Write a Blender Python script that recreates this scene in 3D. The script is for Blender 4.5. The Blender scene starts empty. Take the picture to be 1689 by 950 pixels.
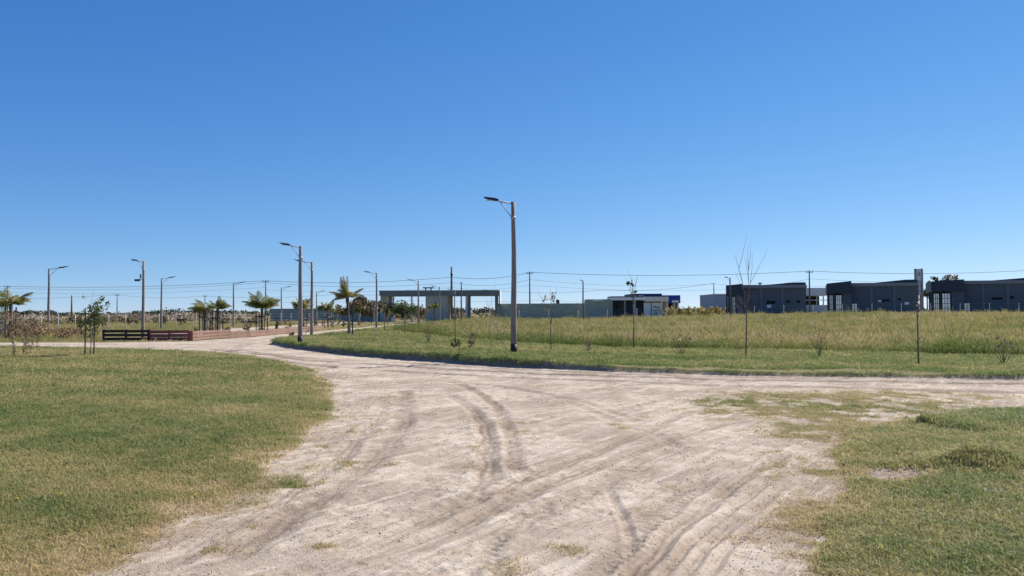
import bpy, math, random
import numpy as np
from mathutils import Matrix, Vector

random.seed(7)
rng = np.random.default_rng(7)
SC = bpy.context.scene
COL = SC.collection
R = math.radians

# ------------------------------------------------------------------ camera
CAMZ, FPX, PW, PH = 1.65, 1276.0, 1689.0, 950.0
PITCH, ROLL = math.atan(40.5 / FPX), R(-0.25)
cam_d = bpy.data.cameras.new('camera')
cam_d.sensor_width = 36.0
cam_d.lens = 36.0 * FPX / PW
cam_d.clip_start = 0.05
cam_d.clip_end = 20000
cam = bpy.data.objects.new('camera', cam_d)
COL.objects.link(cam)
CAMROT = Matrix.Rotation(math.pi / 2 + PITCH, 3, 'X') @ Matrix.Rotation(ROLL, 3, 'Z')
cam.matrix_world = Matrix.Translation((0, 0, CAMZ)) @ CAMROT.to_4x4()
SC.camera = cam

# ------------------------------------------------------------------ sky and sun
SUN_AZ, SUN_EL = R(51), R(43)          # azimuth measured from +Y towards +X
world = bpy.data.worlds.new('World')
SC.world = world
world.use_nodes = True
wn, wl = world.node_tree.nodes, world.node_tree.links
wn.clear()
sky = wn.new('ShaderNodeTexSky')
sky.sky_type = 'NISHITA'
sky.sun_disc = False
sky.sun_elevation = SUN_EL
sky.sun_rotation = SUN_AZ
sky.altitude = 0
sky.air_density = 0.8
sky.dust_density = 0.0
sky.ozone_density = 1.5
# the phone's colour response on the clear sky: one power curve per channel, the same for the whole dome
ssep = wn.new('ShaderNodeSeparateColor')
scom = wn.new('ShaderNodeCombineColor')
for ch, (gm, gain) in enumerate(((1.36, 0.493), (0.94, 1.18), (0.60, 2.98))):
    pw_ = wn.new('ShaderNodeMath'); pw_.operation = 'POWER'; pw_.inputs[1].default_value = gm
    ml_ = wn.new('ShaderNodeMath'); ml_.operation = 'MULTIPLY'; ml_.inputs[1].default_value = gain
    wl.new(ssep.outputs[ch], pw_.inputs[0])
    wl.new(pw_.outputs[0], ml_.inputs[0])
    wl.new(ml_.outputs[0], scom.inputs[ch])
bg = wn.new('ShaderNodeBackground')
bg.inputs['Strength'].default_value = 0.0545
wo = wn.new('ShaderNodeOutputWorld')
stc = wn.new('ShaderNodeTexCoord')
lift = wn.new('ShaderNodeVectorMath')          # clear dry air: the pale band stays thin, blue reaches down to the horizon
lift.operation = 'ADD'
lift.inputs[1].default_value = (0, 0, 0.03)
wl.new(stc.outputs['Generated'], lift.inputs[0])
wl.new(lift.outputs[0], sky.inputs['Vector'])
wl.new(sky.outputs[0], ssep.inputs[0])
wl.new(scom.outputs[0], bg.inputs['Color'])
wl.new(bg.outputs[0], wo.inputs['Surface'])

sun_d = bpy.data.lights.new('sun', 'SUN')
sun_d.energy = 5.0
sun_d.angle = R(0.5)
sun_d.color = (1.0, 0.93, 0.82)
sun = bpy.data.objects.new('sun', sun_d)
COL.objects.link(sun)
SUNV = Vector((math.sin(SUN_AZ) * math.cos(SUN_EL), math.cos(SUN_AZ) * math.cos(SUN_EL), math.sin(SUN_EL)))
sun.rotation_euler = SUNV.to_track_quat('Z', 'Y').to_euler()
sun.location = (40, 30, 60)

vs = SC.view_settings
vs.view_transform = 'Standard'
vs.look = 'None'
vs.exposure = 0.70
vs.gamma = 1.0
vs.use_curve_mapping = False

# ------------------------------------------------------------------ small tools
def ray(px, py):
    return CAMROT @ Vector(((px - PW / 2) / FPX, -(py - PH / 2) / FPX, -1.0))

def flat(px, py, z=0.0):
    d = ray(px, py)
    t = (z - CAMZ) / d.z
    return (d.x * t, d.y * t)

def at(px, py, y):                       # point on the vertical plane at depth y
    d = ray(px, py)
    t = y / d.y
    return Vector((d.x * t, y, CAMZ + d.z * t))

def ht(py, px, y):
    return at(px, py, y).z

def sstep(a, b, v):
    t = np.clip((v - a) / (b - a), 0, 1)
    return t * t * (3 - 2 * t)

def _hash(ix, iy, s):
    h = (ix.astype(np.int64) * 374761393 + iy.astype(np.int64) * 668265263 + s * 982451653) & 0xFFFFFFFF
    h = ((h ^ (h >> 13)) * 1274126177) & 0xFFFFFFFF
    h = (h ^ (h >> 16)) & 0xFFFF
    return h / 65535.0

def vnoise(x, y, s=0):
    x0, y0 = np.floor(x), np.floor(y)
    fx, fy = x - x0, y - y0
    fx, fy = fx * fx * (3 - 2 * fx), fy * fy * (3 - 2 * fy)
    a, b = _hash(x0, y0, s), _hash(x0 + 1, y0, s)
    c, d = _hash(x0, y0 + 1, s), _hash(x0 + 1, y0 + 1, s)
    return (a * (1 - fx) + b * fx) * (1 - fy) + (c * (1 - fx) + d * fx) * fy

def fbm(x, y, s=0, o=4):
    v, a, t = 0.0, 1.0, 0.0
    for k in range(o):
        v = v + a * vnoise(x * 2 ** k + 17.3 * k, y * 2 ** k - 9.1 * k, s + k)
        t += a
        a *= 0.5
    return v / t * 2 - 1                  # about -1..1

def sdf_poly(x, y, V):
    V = np.asarray(V, float)
    d2 = np.full(x.shape, 1e18)
    ins = np.zeros(x.shape, bool)
    n = len(V)
    for i in range(n):
        ax, ay = V[i]
        bx, by = V[(i + 1) % n]
        ex, ey = bx - ax, by - ay
        wx, wy = x - ax, y - ay
        t = np.clip((wx * ex + wy * ey) / (ex * ex + ey * ey + 1e-12), 0, 1)
        dx, dy = wx - ex * t, wy - ey * t
        d2 = np.minimum(d2, dx * dx + dy * dy)
        c = (ay > y) != (by > y)
        if ey != 0:
            ins ^= c & (x < (ex) * (y - ay) / ey + ax)
    d = np.sqrt(d2)
    return np.where(ins, d, -d)

def smooth_line(P, n=8):
    P = [np.array(p, float) for p in P]
    P = [2 * P[0] - P[1]] + P + [2 * P[-1] - P[-2]]
    out = []
    for i in range(1, len(P) - 2):
        p0, p1, p2, p3 = P[i - 1:i + 3]
        for k in range(n):
            t = k / n
            out.append(0.5 * ((2 * p1) + (-p0 + p2) * t + (2 * p0 - 5 * p1 + 4 * p2 - p3) * t * t + (-p0 + 3 * p1 - 3 * p2 + p3) * t ** 3))
    out.append(P[-2])
    return np.array(out)

def dist_line(x, y, L):
    """signed lateral distance and running length along a polyline"""
    best = np.full(x.shape, 1e9)
    run = np.zeros(x.shape)
    acc = 0.0
    for i in range(len(L) - 1):
        ax, ay = L[i]
        ex, ey = L[i + 1][0] - ax, L[i + 1][1] - ay
        ll = math.hypot(ex, ey)
        if ll < 1e-6:
            continue
        wx, wy = x - ax, y - ay
        t = np.clip((wx * ex + wy * ey) / (ll * ll), 0, 1)
        d = np.hypot(wx - ex * t, wy - ey * t)
        sg = np.sign(wx * ey - wy * ex)
        m = d < np.abs(best)
        best = np.where(m, d * np.where(sg == 0, 1, sg), best)
        run = np.where(m, acc + t * ll, run)
        acc += ll
    return best, run, acc

# ------------------------------------------------------------------ materials
def new_mat(name):
    m = bpy.data.materials.new(name)
    m.use_nodes = True
    nt = m.node_tree
    nt.nodes.clear()
    return m, nt.nodes, nt.links

def simple(name, col, rough=0.7, var=0.25, scale=6.0, bump=0.0, metal=0.0, spec=0.4, stretch=(1, 1, 1), col2=None):
    """plain material with a noise between two shades of the same stuff"""
    m, N, L = new_mat(name)
    o = N.new('ShaderNodeOutputMaterial')
    p = N.new('ShaderNodeBsdfPrincipled')
    tc = N.new('ShaderNodeTexCoord')
    mp = N.new('ShaderNodeMapping')
    mp.inputs['Scale'].default_value = stretch
    no = N.new('ShaderNodeTexNoise')
    no.inputs['Scale'].default_value = scale
    no.inputs['Detail'].default_value = 6
    no.inputs['Roughness'].default_value = 0.65
    mx = N.new('ShaderNodeMix')
    mx.data_type = 'RGBA'
    c2 = col2 or tuple(c * (1 - var) for c in col)
    c1 = col if col2 else tuple(min(1, c * (1 + var)) for c in col)
    mx.inputs[6].default_value = (*c1, 1)
    mx.inputs[7].default_value = (*c2, 1)
    rp = N.new('ShaderNodeMapRange')
    rp.inputs[1].default_value, rp.inputs[2].default_value = 0.3, 0.7
    L.new(tc.outputs['Object'], mp.inputs[0])
    L.new(mp.outputs[0], no.inputs['Vector'])
    L.new(no.outputs[0], rp.inputs[0])
    L.new(rp.outputs[0], mx.inputs[0])
    L.new(mx.outputs[2], p.inputs['Base Color'])
    p.inputs['Roughness'].default_value = rough
    p.inputs['Metallic'].default_value = metal
    p.inputs['Specular IOR Level'].default_value = spec
    if bump:
        b = N.new('ShaderNodeBump')
        b.inputs['Strength'].default_value = bump
        b.inputs['Distance'].default_value = 0.02
        L.new(no.outputs[0], b.inputs['Height'])
        L.new(b.outputs[0], p.inputs['Normal'])
    L.new(p.outputs[0], o.inputs[0])
    return m

def leafy(name, c_lo, c_hi, trans=0.35, attr='tint', instancer=False, c_dry=None, rough=0.55):
    """leaf / blade material; the tint attribute (0..1) varies the plant colour"""
    m, N, L = new_mat(name)
    o = N.new('ShaderNodeOutputMaterial')
    a = N.new('ShaderNodeAttribute')
    a.attribute_name = attr
    a.attribute_type = 'INSTANCER' if instancer else 'GEOMETRY'
    mx = N.new('ShaderNodeValToRGB')
    cr = mx.color_ramp
    cr.elements[0].color = (*c_lo, 1)
    cr.elements[1].color = (*c_hi, 1)
    if c_dry:
        cr.elements[1].position = 0.55
        e = cr.elements.new(1.0)
        e.color = (*c_dry, 1)
    p = N.new('ShaderNodeBsdfPrincipled')
    p.inputs['Roughness'].default_value = rough
    p.inputs['Specular IOR Level'].default_value = 0.25
    t = N.new('ShaderNodeBsdfTranslucent')
    s = N.new('ShaderNodeMixShader')
    s.inputs[0].default_value = trans
    L.new(a.outputs['Fac'], mx.inputs[0])
    L.new(mx.outputs[0], p.inputs['Base Color'])
    L.new(mx.outputs[0], t.inputs['Color'])
    L.new(p.outputs[0], s.inputs[1])
    L.new(t.outputs[0], s.inputs[2])
    L.new(s.outputs[0], o.inputs[0])
    return m

def ground_material():
    m, N, L = new_mat('ground_earth')
    o = N.new('ShaderNodeOutputMaterial')
    p = N.new('ShaderNodeBsdfPrincipled')
    p.inputs['Roughness'].default_value = 0.95
    p.inputs['Specular IOR Level'].default_value = 0.1
    tc = N.new('ShaderNodeTexCoord')
    def noise(scale, detail=5, rough=0.6):
        n = N.new('ShaderNodeTexNoise')
        n.inputs['Scale'].default_value = scale
        n.inputs['Detail'].default_value = detail
        n.inputs['Roughness'].default_value = rough
        L.new(tc.outputs['Object'], n.inputs['Vector'])
        return n.outputs[0]
    def rng_(v, a, b, c=0.0, d=1.0):
        n = N.new('ShaderNodeMapRange')
        n.interpolation_type = 'SMOOTHSTEP'
        n.inputs[1].default_value, n.inputs[2].default_value = a, b
        n.inputs[3].default_value, n.inputs[4].default_value = c, d
        L.new(v, n.inputs[0])
        return n.outputs[0]
    def mix(f, c1, c2):
        n = N.new('ShaderNodeMix')
        n.data_type = 'RGBA'
        for i, c in ((6, c1), (7, c2)):
            if isinstance(c, tuple):
                n.inputs[i].default_value = (*c, 1)
            else:
                L.new(c, n.inputs[i])
        if isinstance(f, float):
            n.inputs[0].default_value = f
        else:
            L.new(f, n.inputs[0])
        return n.outputs[2]
    def math_(op, a, b):
        n = N.new('ShaderNodeMath')
        n.operation = op
        for i, v in ((0, a), (1, b)):
            if isinstance(v, (int, float)):
                n.inputs[i].default_value = v
            else:
                L.new(v, n.inputs[i])
        return n.outputs[0]
    def attr(name):
        n = N.new('ShaderNodeAttribute')
        n.attribute_name = name
        return n.outputs['Fac']
    n_big, n_mid, n_fine, n_grit = noise(0.55), noise(3.2, 7, 0.7), noise(22, 6, 0.7), noise(95, 4, 0.7)
    g, rut, dry = attr('grass'), attr('rut'), attr('dry')
    dirt = mix(rng_(n_mid, 0.40, 0.62), (0.54, 0.46, 0.375), (0.41, 0.335, 0.26))
    dirt = mix(rng_(n_big, 0.42, 0.60, 0, 0.7), dirt, (0.29, 0.23, 0.178))
    dirt = mix(math_('MULTIPLY', rng_(n_fine, 0.50, 0.72), 0.55), dirt, (0.25, 0.195, 0.15))
    dirt = mix(math_('MULTIPLY', rng_(n_grit, 0.56, 0.70), 0.5), dirt, (0.20, 0.165, 0.13))
    dirt = mix(math_('MULTIPLY', rng_(n_grit, 0.46, 0.34), 0.25), dirt, (0.60, 0.545, 0.475))
    def streak(ang, sx, sy, scale):
        mp = N.new('ShaderNodeMapping')
        mp.vector_type = 'TEXTURE'
        mp.inputs['Rotation'].default_value = (0, 0, ang)
        mp.inputs['Scale'].default_value = (sx, sy, 1)
        n = N.new('ShaderNodeTexNoise')
        n.inputs['Scale'].default_value = scale
        n.inputs['Detail'].default_value = 5
        n.inputs['Roughness'].default_value = 0.65
        L.new(tc.outputs['Object'], mp.inputs[0])
        L.new(mp.outputs[0], n.inputs['Vector'])
        return n.outputs[0]
    far = attr('far')
    nearf = math_('SUBTRACT', 1.0, far)
    st1 = math_('MULTIPLY', rng_(streak(R(56), 9.0, .55, 5.0), 0.50, 0.66), nearf)
    st2 = math_('MULTIPLY', rng_(streak(R(-3), 14.0, 1.0, 4.0), 0.48, 0.62), far)
    stp = rng_(streak(R(56), 7.0, .7, 4.0), 0.52, 0.66)
    dirt = mix(math_('MULTIPLY', stp, .6), dirt, (0.62, 0.545, 0.46))
    dirt = mix(math_('MULTIPLY', math_('ADD', st1, st2), .46), dirt, (0.235, 0.18, 0.14))
    dirt = mix(math_('MULTIPLY', rng_(noise(9.0, 6, 0.75), 0.60, 0.70), .6), dirt, (0.20, 0.155, 0.12))
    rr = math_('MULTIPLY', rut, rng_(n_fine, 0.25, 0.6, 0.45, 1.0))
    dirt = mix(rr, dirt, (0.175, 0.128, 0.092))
    turf = mix(rng_(n_mid, 0.3, 0.7), (0.19, 0.175, 0.075), (0.25, 0.205, 0.105))
    turf = mix(rng_(n_fine, 0.35, 0.7), turf, (0.105, 0.10, 0.044))
    turf = mix(dry, turf, mix(rng_(n_fine, 0.3, 0.7), (0.30, 0.235, 0.13), (0.17, 0.13, 0.075)))
    s = math_('ADD', g, math_('MULTIPLY', math_('SUBTRACT', n_fine, 0.5), 0.9))
    s = math_('ADD', s, math_('MULTIPLY', math_('SUBTRACT', n_mid, 0.5), 0.6))
    fac = rng_(s, 0.38, 0.66)
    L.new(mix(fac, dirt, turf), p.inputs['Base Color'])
    hgt = math_('ADD', math_('MULTIPLY', n_fine, 1.0), math_('MULTIPLY', n_grit, 0.45))
    b = N.new('ShaderNodeBump')
    b.inputs['Strength'].default_value = 0.55
    b.inputs['Distance'].default_value = 0.05
    L.new(hgt, b.inputs['Height'])
    L.new(b.outputs[0], p.inputs['Normal'])
    L.new(p.outputs[0], o.inputs[0])
    return m

M = {}
M['ground'] = ground_material()
M['wood_pole'] = simple('weathered_pole_wood', (0.235, 0.205, 0.18), 0.85, 0.35, 9, 0.5, stretch=(3, 3, 0.35))
M['tar'] = simple('black_tar', (0.02, 0.019, 0.018), 0.6, 0.3, 10)
M['galv'] = simple('galvanised_steel', (0.36, 0.37, 0.38), 0.6, 0.12, 20, metal=0.15)
M['grey_metal'] = simple('grey_painted_steel', (0.22, 0.25, 0.28), 0.5, 0.15, 12, metal=0.3)
M['black_metal'] = simple('dark_lamp_casing', (0.03, 0.034, 0.04), 0.45, 0.2, 12)
M['diffuser'] = simple('lamp_lens', (0.55, 0.55, 0.5), 0.25, 0.05, 20)
M['concrete'] = simple('pale_concrete', (0.52, 0.50, 0.46), 0.9, 0.2, 14, 0.3)
M['concrete_dark'] = simple('grey_concrete', (0.27, 0.27, 0.265), 0.9, 0.2, 8, 0.3)
M['cable'] = simple('black_cable', (0.06, 0.065, 0.075), 0.6, 0.1, 4)
M['far_pole'] = simple('dark_treated_pole', (0.13, 0.12, 0.115), 0.85, 0.3, 5, stretch=(3, 3, .4))
M['black_board'] = simple('black_stained_board', (0.022, 0.019, 0.020), 0.75, 0.45, 7, 0.4, stretch=(.6, 3, 3))
M['red_board'] = simple('faded_red_board', (0.175, 0.070, 0.056), 0.85, 0.3, 5, 0.4, stretch=(.6, .6, 3), col2=(0.27, 0.20, 0.16))
M['dark_red_board'] = simple('dark_red_board', (0.20, 0.042, 0.045), 0.85, 0.3, 6, 0.4, stretch=(.6, .6, 3), col2=(0.22, 0.10, 0.085))
M['stake'] = simple('stake_wood', (0.12, 0.095, 0.08), 0.85, 0.4, 8, 0.4, stretch=(3, 3, .4))
M['stake_pale'] = simple('grey_stake_wood', (0.33, 0.29, 0.25), 0.85, 0.3, 8, 0.4, stretch=(3, 3, .4))
M['bark'] = simple('young_bark', (0.16, 0.125, 0.095), 0.9, 0.35, 14, 0.5)
M['bark_pale'] = simple('pale_bark', (0.36, 0.32, 0.27), 0.9, 0.3, 10, 0.4)
M['palm_trunk'] = simple('palm_trunk_fibre', (0.085, 0.068, 0.052), 0.95, 0.5, 18, 0.8)
M['gate_green'] = simple('grey_green_render', (0.34, 0.36, 0.29), 0.9, 0.16, 1.3)
M['gate_slab'] = simple('dark_green_fascia', (0.13, 0.17, 0.175), 0.85, 0.16, 1.1)
M['wall_green'] = simple('dark_grey_green_wall', (0.30, 0.35, 0.28), 0.9, 0.2, 0.6, stretch=(1, 1, 2.5))
M['wall_green2'] = simple('blue_green_wall', (0.22, 0.28, 0.255), 0.9, 0.2, 0.6, stretch=(1, 1, 2.5))
M['white_render'] = simple('white_render', (0.84, 0.83, 0.80), 0.85, 0.06, 2)
M['cream'] = simple('cream_render', (0.82, 0.73, 0.58), 0.85, 0.08, 2)
M['pale_green'] = simple('pale_green_render', (0.72, 0.76, 0.68), 0.85, 0.10, 2.5)
M['ochre'] = simple('olive_ochre_render', (0.30, 0.28, 0.19), 0.9, 0.15, 2.5)
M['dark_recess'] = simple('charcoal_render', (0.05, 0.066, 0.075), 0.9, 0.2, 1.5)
M['unit_wall'] = simple('slate_block_wall', (0.10, 0.118, 0.135), 0.92, 0.22, 2.6, 0.3, stretch=(1, 1, 4))
M['unit_pier'] = simple('slate_concrete_pier', (0.145, 0.16, 0.175), 0.9, 0.15, 3)
M['unit_fascia'] = simple('blue_black_metal_cladding', (0.03, 0.048, 0.066), 0.55, 0.15, 2, spec=0.3)
M['unit_roof'] = simple('grey_metal_roof', (0.20, 0.215, 0.235), 0.55, 0.12, 2)
M['frame_dark'] = simple('dark_window_frame', (0.02, 0.024, 0.03), 0.5, 0.1, 5)
M['pane'] = simple('reflective_pane', (0.46, 0.49, 0.52), 0.15, 0.25, .9, metal=0.7)
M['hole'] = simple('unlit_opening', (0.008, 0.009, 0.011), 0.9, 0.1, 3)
M['sign_white'] = simple('white_sign_board', (0.72, 0.73, 0.74), 0.6, 0.06, 4)
M['blue'] = simple('deep_blue_cladding', (0.018, 0.045, 0.30), 0.55, 0.12, 1.5)
M['blue_dark'] = simple('navy_cladding', (0.012, 0.03, 0.13), 0.6, 0.12, 1.5)
M['red_band'] = simple('red_band_paint', (0.30, 0.04, 0.05), 0.7, 0.1, 2)
M['shed_grey'] = simple('blue_grey_sheet_metal', (0.30, 0.36, 0.42), 0.6, 0.10, 2)
M['shed_roof'] = simple('pale_sheet_roof', (0.55, 0.57, 0.60), 0.5, 0.08, 2)
M['tank'] = simple('dark_blue_tank', (0.02, 0.028, 0.055), 0.5, 0.1, 3)
M['graffiti'] = simple('black_spray_paint', (0.03, 0.04, 0.03), 0.7, 0.3, 6)
M['stone'] = simple('pale_pebble', (0.50, 0.455, 0.40), 0.9, 0.25, 30)
M['yellow'] = simple('yellow_petal', (0.85, 0.62, 0.02), 0.6, 0.05, 30)

M['lawn'] = leafy('lawn_blades', (0.125, 0.195, 0.054), (0.395, 0.355, 0.15), 0.48, instancer=True, c_dry=(0.56, 0.44, 0.25))
M['field'] = leafy('field_blades', (0.135, 0.18, 0.045), (0.35, 0.30, 0.115), 0.45, instancer=True, c_dry=(0.50, 0.375, 0.26))
M['leaf'] = leafy('mid_green_leaves', (0.05, 0.085, 0.024), (0.17, 0.19, 0.06), 0.35)
M['leaf_olive'] = leafy('olive_brown_leaves', (0.075, 0.068, 0.036), (0.26, 0.21, 0.125), 0.35)
M['leaf_dark'] = leafy('dark_tree_leaves', (0.03, 0.04, 0.028), (0.075, 0.085, 0.055), 0.2)
M['leaf_pale'] = leafy('pale_dry_plumes', (0.16, 0.125, 0.085), (0.46, 0.39, 0.31), 0.3)
M['leaf_red'] = leafy('reddish_leaves', (0.10, 0.045, 0.040), (0.27, 0.15, 0.11), 0.25)
M['leaf_dry'] = leafy('dry_brown_leaves', (0.13, 0.085, 0.045), (0.36, 0.25, 0.14), 0.3)
M['leaf_yellow'] = leafy('yellowing_reed_leaves', (0.12, 0.115, 0.032), (0.42, 0.33, 0.11), 0.35)
M['weed'] = leafy('broad_weed_leaves', (0.17, 0.21, 0.08), (0.36, 0.37, 0.2), 0.4)
M['stubble'] = leafy('dead_stubble', (0.13, 0.10, 0.068), (0.30, 0.235, 0.155), 0.2, instancer=True)
M['palm'] = leafy('palm_leaflets', (0.075, 0.11, 0.03), (0.25, 0.255, 0.07), 0.4)
M['palm_dry'] = leafy('dry_palm_leaflets', (0.13, 0.12, 0.035), (0.34, 0.28, 0.085), 0.35)

# ------------------------------------------------------------------ mesh building
class MB:
    def __init__(s):
        s.v, s.f, s.t = [], [], []
    def add(s, verts, faces, tint=0.5):
        o = len(s.v)
        s.v.extend(tuple(v) for v in verts)
        s.f.extend(tuple(i + o for i in f) for f in faces)
        s.t.extend([tint] * len(verts))
        return s
    def box(s, c, d, rz=0.0, taper=1.0):
        hx, hy, hz = d[0] / 2, d[1] / 2, d[2] / 2
        cs, sn = math.cos(rz), math.sin(rz)
        vv = []
        for z in (-hz, hz):
            k = taper if z > 0 else 1
            for x, y in ((-hx, -hy), (hx, -hy), (hx, hy), (-hx, hy)):
                x, y = x * k, y * k
                vv.append((c[0] + x * cs - y * sn, c[1] + x * sn + y * cs, c[2] + z))
        return s.add(vv, [(3, 2, 1, 0), (4, 5, 6, 7), (0, 1, 5, 4), (1, 2, 6, 5), (2, 3, 7, 6), (3, 0, 4, 7)])
    def bx(s, x0, x1, y0, y1, z0, z1):
        return s.box(((x0 + x1) / 2, (y0 + y1) / 2, (z0 + z1) / 2), (x1 - x0, y1 - y0, z1 - z0))
    def tube(s, pts, rad, n=8, cap=True):
        pts = [Vector(p) for p in pts]
        if not hasattr(rad, '__len__'):
            rad = [rad] * len(pts)
        vv, ff = [], []
        up = None
        for i, p in enumerate(pts):
            t = (pts[min(i + 1, len(pts) - 1)] - pts[max(i - 1, 0)]).normalized()
            if up is None:
                up = t.orthogonal().normalized()
            up = (up - t * up.dot(t)).normalized()
            w = t.cross(up)
            for k in range(n):
                a = 2 * math.pi * k / n
                vv.append(p + (up * math.cos(a) + w * math.sin(a)) * rad[i])
        for i in range(len(pts) - 1):
            for k in range(n):
                a, b = i * n + k, i * n + (k + 1) % n
                ff.append((a, b, b + n, a + n))
        if cap:
            ff.append(tuple(range(n - 1, -1, -1)))
            ff.append(tuple(range((len(pts) - 1) * n, len(pts) * n)))
        return s.add(vv, ff)
    def prism(s, prof, y0, y1):          # polygon in x,z extruded along y
        n = len(prof)
        vv = [(x, y0, z) for x, z in prof] + [(x, y1, z) for x, z in prof]
        ff = [tuple(range(n)), tuple(range(2 * n - 1, n - 1, -1))]
        for i in range(n):
            j = (i + 1) % n
            ff.append((j, i, i + n, j + n))
        return s.add(vv, ff)
    def mesh(s, name, mat, smooth=False):
        me = bpy.data.meshes.new(name)
        me.from_pydata(s.v, [], s.f)
        me.materials.append(mat)
        a = me.attributes.new('tint', 'FLOAT', 'POINT')
        a.data.foreach_set('value', np.array(s.t, np.float32))
        if smooth:
            me.polygons.foreach_set('use_smooth', [True] * len(me.polygons))
        me.update()
        return me
    def build(s, name, mat, parent=None, smooth=False):
        return link(name, s.mesh(name, mat, smooth), parent)

def link(name, me, parent=None):
    o = bpy.data.objects.new(name, me)
    COL.objects.link(o)
    if parent is not None:
        o.parent = parent
    return o

def tag(o, label=None, cat=None, group=None, kind=None):
    if label: o['label'] = label
    if cat: o['category'] = cat
    if group: o['group'] = group
    if kind: o['kind'] = kind
    return o

def thing(name, label, cat, loc, rz=0.0, group=None):
    o = bpy.data.objects.new(name, None)
    o.empty_display_size = 0.2
    COL.objects.link(o)
    o.location = loc
    o.rotation_euler = (0, 0, rz)
    return tag(o, label, cat, group)

def cloud(mb, n, blobs, size, r, flat_=0.0, aspect=1.6):
    """n leaf-like quads spread through ellipsoid blobs (cx,cy,cz,rx,ry,rz,tint)"""
    w = np.array([b[3] * b[4] * b[5] for b in blobs]) ** 0.7
    w = w / w.sum()
    for b, k in zip(blobs, r.multinomial(n, w)):
        d = r.normal(size=(k, 3))
        d /= np.linalg.norm(d, axis=1)[:, None] + 1e-9
        rad = r.random(k) ** 0.45
        c = d * rad[:, None] * np.array(b[3:6]) + np.array(b[0:3])
        a = r.normal(size=(k, 3))
        a[:, 2] *= (1 - flat_)
        a /= np.linalg.norm(a, axis=1)[:, None] + 1e-9
        q = r.normal(size=(k, 3))
        q = np.cross(a, q)
        q /= np.linalg.norm(q, axis=1)[:, None] + 1e-9
        sz = size * (0.6 + 0.8 * r.random(k))
        A, Q = a * (sz * aspect / 2)[:, None], q * (sz / 2)[:, None]
        tt = np.clip(b[6] + r.normal(size=k) * 0.22, 0, 1)
        o = len(mb.v)
        V = np.stack([c - A, c + Q * 0.9, c + A, c - Q * 0.9], axis=1).reshape(-1, 3)
        mb.v.extend(map(tuple, V.tolist()))
        mb.f.extend((o + 4 * i, o + 4 * i + 1, o + 4 * i + 2, o + 4 * i + 3) for i in range(k))
        mb.t.extend(np.repeat(tt, 4).tolist())
    return mb

# ------------------------------------------------------------------ ground plan (world metres)
LEFT_LAWN = [flat(*p) for p in [(-900, 569), (0, 572.5), (150, 576), (300, 579), (400, 586), (470, 598), (525, 622), (548, 655),
                                (515, 712), (425, 775), (330, 845), (190, 940)]] + [(-2.3, 2.5), (-2.0, -12), (-300, -12), (-300, 30)]
RIGHT_LAWN = [(2.0, -12), (2.0, 3)] + [flat(*p) for p in [(1368, 945), (1365, 865), (1412, 795), (1378, 755), (1415, 715), (1530, 690), (1690, 672), (2600, 655)]] + [(300, 8), (300, -12)]
VERGE = [flat(*p) for p in [(2700, 632), (1689, 626.5), (1450, 624.5), (1200, 620.5), (1000, 614), (860, 606.5), (760, 600), (640, 591.5), (560, 584.5),
                            (490, 576), (445, 568), (455, 564.5), (495, 562), (540, 555.5), (620, 546)]] + [(-13.2, 100), (-12.5, 139), (-3, 146), (-3, 400), (400, 400), (400, 30)]
FIELD = [flat(*p) for p in [(2700, 602), (1689, 592), (1400, 584), (1200, 579), (1000, 576), (860, 574.5), (760, 566.5), (690, 557), (650, 552)]] + [(-9.5, 75), (-7.5, 110), (-3, 139), (-3, 400), (400, 400), (400, 30)]
MEDIAN = [(-24.6, 45.2), (-19.8, 45.6), (-18.4, 58), (-17.6, 80), (-17.2, 140), (-24.5, 140), (-24.8, 62)]
MEADOW = [(-400, 45)] + [flat(*p) for p in [(-900, 563), (0, 565), (80, 565), (165, 565)]] + [(-25.0, 58), (-31, 64), (-31, 148), (-31, 500), (-400, 500)]
BEYOND = [(-800, 150), (-31, 150), (-3, 150), (800, 150), (800, 9000), (-800, 9000)]

def px_line(P):
    return smooth_line([flat(*p) for p in P], 6)

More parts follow.
